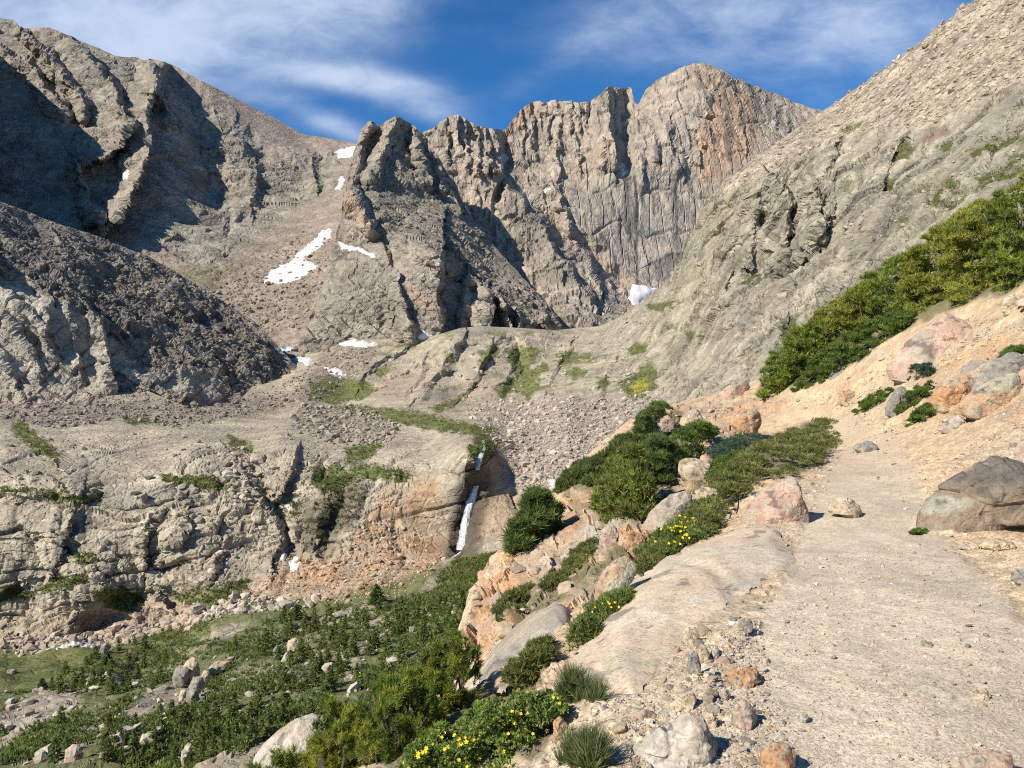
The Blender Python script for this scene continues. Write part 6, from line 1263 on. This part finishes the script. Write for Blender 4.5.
def bd(px, py): return float(S_BAS.at(np.array([float(px)]), np.array([float(py)]))[0][0, 1])
GV = 'boulders among the valley trees'
for lab, o, pal, sd in (('tallest pale boulder of the valley boulder cluster', [(180, 676), (184, 662), (193, 655), (200, 664), (201, 678), (193, 683)], GR_CREAM, 81), ('broad grey boulder at the left of the valley boulder cluster', [(171, 678), (176, 668), (188, 666), (191, 676), (184, 687), (173, 685)], GR_GREY, 82),
                        ('flat dark-edged slab roofing the right of the valley boulder cluster', [(208, 667), (216, 661), (232, 660), (231, 667), (218, 673), (209, 673)], GR_LICHEN, 83), ('rounded boulder in the middle of the valley boulder cluster', [(188, 688), (193, 676), (203, 676), (206, 688), (196, 694)], GR_GREY, 84),
                        ('small pale block between the flat slab and the cluster', [(200, 678), (204, 669), (210, 673), (209, 682), (203, 684)], GR_CREAM, 85), ('lowest square boulder of the valley boulder cluster', [(186, 702), (187, 690), (197, 689), (200, 700), (193, 705)], GR_GREY, 86),
                        ('small round boulder left of the lowest square boulder', [(178, 699), (181, 689), (187, 690), (186, 699)], GR_CREAM, 87), ('big pale boulder standing among the upper valley trees', [(285, 647), (288, 640), (297, 637), (302, 642), (299, 649), (290, 650)], GR_CREAM, 88),
                        ('low pale boulder left of the big upper valley boulder', [(272, 651), (276, 645), (283, 643), (284, 648), (277, 653)], GR_GREY, 89), ('pointed white rock between the upper valley trees', [(280, 662), (286, 651), (291, 656), (290, 663)], GR_WHITE, 90),
                        ('bright white boulder in the dead scrub of the valley', [(321, 668), (324, 663), (333, 662), (332, 668), (326, 673)], GR_WHITE, 91), ('lone cube boulder on the green slope below the lower cliff', [(183, 633), (185, 627), (191, 625), (193, 630), (188, 634)], GR_CREAM, 92),
                        ('small boulder alone on the flat valley meadow', [(5, 675), (8, 669), (15, 669), (17, 673), (10, 677)], GR_GREY, 93), ('tall white rock in the lower valley clearing', [(180, 760), (184, 744), (190, 738), (192, 750), (188, 764)], GR_WHITE, 94),
                        ('pinkish rock in the lower left valley clearing', [(62, 768), (66, 748), (78, 742), (84, 754), (80, 770)], GR_PINK, 95), ('dark tilted slab at the snowbank below the lower cliff', [(98, 654), (102, 644), (108, 640), (110, 648), (104, 656)], GR_GREY, 96)):
    boulder(lab, o, pal, d=bd(sum(p[0] for p in o)/len(o), max(p[1] for p in o)-1), seed=sd, sub=3, rough=0.05, group=GV, mat=M_RUBBLE)

# ---- loose stones beside the trail and gravel
rs = np.random.RandomState(91); protos = []
for k in range(6):
    D, Fc = icosphere(3); m = 10; nn = np.concatenate([rs.normal(size=(m, 3)), np.eye(3), -np.eye(3)]); nn /= np.linalg.norm(nn, axis=1)[:, None]
    V = plane_body(D, nn, np.concatenate([rs.uniform(0.6, 1.0, m), rs.uniform(.8, 1.1, 6)]), 22)*np.array([1, 0.85, 0.6]); V += D*(0.05*fbm(V*3, 3, k))[:, None]
    c = lerp(np.broadcast_to(np.array([GR_CREAM, GR_WHITE, GR_PINK, GR_GREY, GR_TAN, GR_CREAM][k][0]), V.shape), [GR_CREAM, GR_WHITE, GR_PINK, GR_GREY, GR_TAN, GR_CREAM][k][1], sstep(-0.3, 0.3, fbm(V*2, 3, k+4)))
    protos.append((V, Fc, c))
first = {}
zones = [([(472, 600), (520, 566), (600, 548), (650, 522), (645, 560), (560, 606), (490, 646)], 30, 4.0, 12.0, 'angular orange block on the cliff spur left of the trail'),
         ([(690, 415), (760, 400), (745, 440), (700, 460)], 12, 3.0, 7.0, 'angular loose block on the slope around the rounded orange boulder'),
         ([(905, 400), (1024, 330), (1024, 365), (930, 425)], 16, 3.0, 9.0, 'angular loose block on the sand around the right bank boulders'),
         ([(585, 760), (600, 720), (640, 700), (680, 620), (740, 640), (760, 690), (800, 768), (720, 768), (700, 710), (640, 715)], 52, 3.0, 8.0, 'loose stone in the gravel strip left of the trail'),
         ([(930, 440), (1024, 420), (1024, 520), (990, 450)], 20, 2.0, 4.5, 'loose stone on the sandy bank above the dark trailside boulder'),
         ([(820, 395), (900, 350), (930, 375), (880, 395), (840, 410)], 22, 1.8, 4.0, 'loose stone on the sandy slope above the trail bend'),
         ([(690, 590), (790, 575), (760, 620), (700, 660)], 14, 2.0, 4.0, 'loose stone at the lower rim of the big pale slab'),
         ([(640, 545), (700, 480), (735, 500), (680, 520)], 12, 2.0, 5.0, 'loose stone between the tilted slab and the shrub mat'),
         ([(480, 610), (560, 570), (600, 590), (530, 620)], 14, 2.0, 5.0, 'loose stone on the orange ledges')]
for poly, n, a, b, lab in zones:
    q = sample_poly(poly, n, rs); dd = S_HILL.hit(q[:, 0], q[:, 1]); G, N = S_HILL.ground(q[:, 0], dd)
    for i in range(n):
        k = rs.choice([2, 2, 4, 0]) if 'orange block' in lab else rs.randint(6); s = min(a*(rs.pareto(2.0)+1), b)*dd[i]/F
        if k not in first: o = first[k] = mesh_obj('stone', protos[k][0], protos[k][1], M_STONE, col=protos[k][2])
        else: o = first[k].copy(); COL.objects.link(o)
        o.location = tuple(G[i]+np.array([0, 0, s*0.22])); o.scale = (s, s, s); o.rotation_euler = (rs.normal(0, .3), rs.normal(0, .3), rs.uniform(0, 6.28))
        tag(o, lab, 'stone', lab.replace('loose stone', 'loose stones').replace('block on', 'blocks on'))

def gravel():
    rs = np.random.RandomState(17); PP, SS, CC = [], [], []
    for poly, n, a, b in (([(560, 768), (600, 705), (650, 690), (690, 630), (760, 620), (770, 690), (800, 768)], 4200, 0.9, 5.0), ([(700, 768), (760, 640), (800, 560), (920, 540), (1024, 640), (1024, 768)], 6000, 0.5, 3.2), ([(840, 440), (1024, 400), (1024, 620), (930, 540)], 1500, 0.6, 2.4),
                          ([(790, 405), (900, 350), (1024, 290), (1024, 360), (900, 440), (840, 430)], 1300, 0.6, 2.6), ([(690, 600), (800, 540), (850, 440), (800, 480), (740, 530), (660, 640)], 1300, 0.6, 2.6), ([(480, 680), (500, 600), (640, 490), (740, 440), (760, 480), (640, 570), (560, 690)], 1300, 0.7, 3.4),
                          ([(560, 500), (640, 420), (720, 400), (760, 410), (700, 460), (640, 520)], 500, 0.7, 3.0)):
        q = sample_poly(poly, n, rs); d = S_HILL.hit(q[:, 0], q[:, 1]); G, _ = S_HILL.ground(q[:, 0], d); S = np.minimum(a*(rs.pareto(2.4, n)+1), b)*d/F
        PP.append(G+np.array([0, 0, 1.])*(S*0.25)[:, None]); SS.append(S)
        pal = np.array([(0.42, 0.36, 0.28), (0.47, 0.38, 0.27), (0.33, 0.30, 0.26), (0.50, 0.45, 0.37), (0.40, 0.29, 0.2), (0.22, 0.2, 0.18)])
        CC.append(pal[rs.choice(6, n, p=[.3, .24, .16, .14, .1, .06])]*rs.uniform(0.85, 1.15, (n, 1)))
    P = np.concatenate(PP); S = np.concatenate(SS); C = np.concatenate(CC); V, Fc, k = scatter_mesh(P, S, rs, 0.65)
    o = mesh_obj('gravel', V, Fc, M_STONE, col=np.repeat(C, k, 0)); o['kind'] = 'stuff'
gravel()

# ------------------------------------------------------------------ valley trees, scrub and ledge vegetation
def conifer_proto(seed, h=1.0, w=0.34, n=150, pal=SPRUCE):
    rs = np.random.RandomState(seed); z = rs.uniform(0.04, 1, n)**1.15; a = rs.uniform(0, 6.28, n); r = w*(1-z)**0.8*rs.uniform(0.3, 1, n)+0.015
    P = np.stack([r*np.cos(a)*0.5, r*np.sin(a)*0.5, z*h], 1); Dr = np.stack([np.cos(a), np.sin(a), np.full(n, 0.15)], 1)
    V, Fc, c = blades(P, Dr, r*0.9+0.05, 0.10, 2, rs, pal, 0.35)
    return V, Fc, c
def valley_trees():
    rs = np.random.RandomState(33); firsts = []
    polys = [([(230, 640), (300, 612), (400, 612), (470, 600), (462, 640), (400, 660), (300, 672), (240, 668)], 95, 2.6), ([(220, 768), (235, 700), (300, 672), (420, 640), (460, 640), (430, 680), (330, 710), (260, 768)], 75, 2.3),
             ([(80, 665), (140, 645), (175, 655), (165, 690), (90, 695), (40, 700)], 46, 2.2), ([(100, 768), (110, 725), (220, 690), (240, 700), (225, 768)], 52, 2.0), ([(0, 768), (0, 730), (60, 720), (100, 730), (60, 768)], 16, 1.9)]
    for poly, n, h in polys:
        q = sample_poly(poly, n, rs); P, _ = S_BAS.at(q[:, 0], q[:, 1]); o_ = np.argsort(-P[:, 1])
        for i in o_:
            if len(firsts) < 5:
                V, Fc, c = conifer_proto(200+len(firsts), 1.25, 0.34+0.05*len(firsts), 170, [tuple(1.1*q_ for q_ in t_) for t_ in (MAT+SPRUCE if len(firsts) % 2 else JUNI+MAT)]); o = mesh_obj('conifer', V, Fc, M_SCRUB, col=c); firsts.append(o)
            else: o = firsts[rs.randint(5)].copy(); COL.objects.link(o)
            s = 1.2*h*rs.uniform(0.55, 1.4); o.location = tuple(P[i]-np.array([0, 0, 0.15])); o.scale = (s*rs.uniform(.8, 1.2), s, s); o.rotation_euler = (rs.normal(0, .05), rs.normal(0, .05), rs.uniform(0, 6.28))
            tag(o, 'small dark wind-dwarfed conifer in the thicket on the valley floor', 'tree', 'dwarf conifers on the valley floor')
    for px, py, s, lab in ((377, 607, 6.0, 'dark conifer standing alone at the foot of the orange talus'), (296, 618, 4.6, 'dark conifer at the edge of the talus above the valley thicket'), (107, 668, 4.2, 'single spruce spire rising at the rim of the flat meadow'), (42, 694, 3.0, 'single thin spruce at the lower rim of the flat meadow')):
        P, _ = S_BAS.at(np.array([float(px)]), np.array([float(py)])); r = empty('spruce', tuple(P[0]))
        tag(r, lab, 'tree'); V, Fc, c = conifer_proto(px, 1, 0.5, 420); mesh_obj('crown', V*s, Fc, M_SCRUB, col=c, parent=r)
        V, Fc = tubes([([(0, 0, -0.3), (0, 0, s*0.5), (0, 0, s*0.97)], 0.12, 0.02)]); mesh_obj('trunk', V, Fc, M_BARK, parent=r)
valley_trees()

def scrub(sheet, name, regions, seed):
    rs = np.random.RandomState(seed); VV, FF, CC, o = [], [], [], 0
    for poly, n, r, pal, msk in regions:
        q = sample_poly(poly, n, rs, 1.0); P, N = sheet.at(q[:, 0], q[:, 1])
        if msk:
            keep = fbm(P/np.array([14, 26, 26.]), 3, 45) < 0.22
            P = P[keep]; n = len(P)
            for pl in msk:
                kk = poly_sd(q[keep][:, 0], q[keep][:, 1], pl) > 0 if len(q[keep]) == len(P) else np.ones(len(P), bool)
                P = P[kk]; q = q[keep][kk]; keep = np.ones(len(P), bool)
            n = len(P)
        k = 7; rr = r*rs.uniform(0.5, 1.3, n); u = rs.normal(size=(n*k, 3)); u /= np.linalg.norm(u, axis=1)[:, None]; u[:, 2] = np.abs(u[:, 2])
        T = np.repeat(P, k, 0)+u*np.repeat(rr, k)[:, None]*np.array([1, 1, 0.8]); Dr = u*0.6+np.array([0, 0, 0.7])
        V, Fc, c = blades(T, Dr, np.repeat(rr, k)*0.8, r*0.33, 4, rs, pal, 0.6)
        VV.append(V); FF.append(Fc+o); CC.append(c); o += len(V)
    ob = mesh_obj(name, np.concatenate(VV), np.concatenate(FF), M_SCRUB, col=np.concatenate(CC)); ob['kind'] = 'stuff'; return ob
ROCKF = [[(0, 712), (25, 700), (60, 690), (85, 690), (70, 710), (40, 722), (0, 745)], [(150, 690), (180, 678), (215, 690), (200, 705), (150, 712), (120, 715)], [(55, 745), (85, 740), (80, 768), (50, 768)], [(150, 645), (190, 632), (250, 622), (245, 628), (180, 650)]]
DWARF = [tuple(1.05*q_ for q_ in t_) for t_ in SPRUCE+MAT+JUNI]
scrub(S_BAS, 'krummholz_scrub', [([(230, 640), (300, 606), (400, 608), (470, 590), (480, 620), (440, 680), (330, 720), (240, 768), (130, 768), (160, 715), (230, 690), (225, 660)], 3000, 0.9, DWARF, ROCKF), ([(0, 705), (90, 668), (140, 650), (180, 650), (230, 640), (240, 690), (120, 740), (0, 768)], 1600, 0.85, DWARF, ROCKF),
                                 ([(400, 605), (430, 592), (460, 562), (498, 552), (490, 575), (460, 600), (430, 612)], 500, 1.0, MAT, None), ([(130, 655), (170, 630), (210, 612), (215, 625), (180, 650)], 260, 0.8, MAT, None)], 101)
scrub(S_BAS, 'ledge_scrub', [(pl, max(20, int(abs(sum(a[0]*b[1]-b[0]*a[1] for a, b in zip(pl, pl[1:]+pl[:1])))/2*0.28)), 0.75, MAT+[(0.085, 0.11, 0.03)], None) for i, pl in enumerate(GRASS_POLYS) if i not in (15,)]
      + [([(320, 500), (350, 470), (368, 490), (350, 525), (322, 545), (308, 530)], 260, 0.9, MAT+[(0.12, 0.09, 0.06)], None), ([(280, 500), (300, 495), (300, 520), (285, 520)], 80, 0.8, MAT, None)], 102)
scrub(S_SIDE, 'hillside_scrub', [(pl, max(14, int(abs(sum(a[0]*b[1]-b[0]*a[1] for a, b in zip(pl, pl[1:]+pl[:1])))/2*0.35)), 0.7, MAT, None) for pl in SIDE_GRASS], 103)
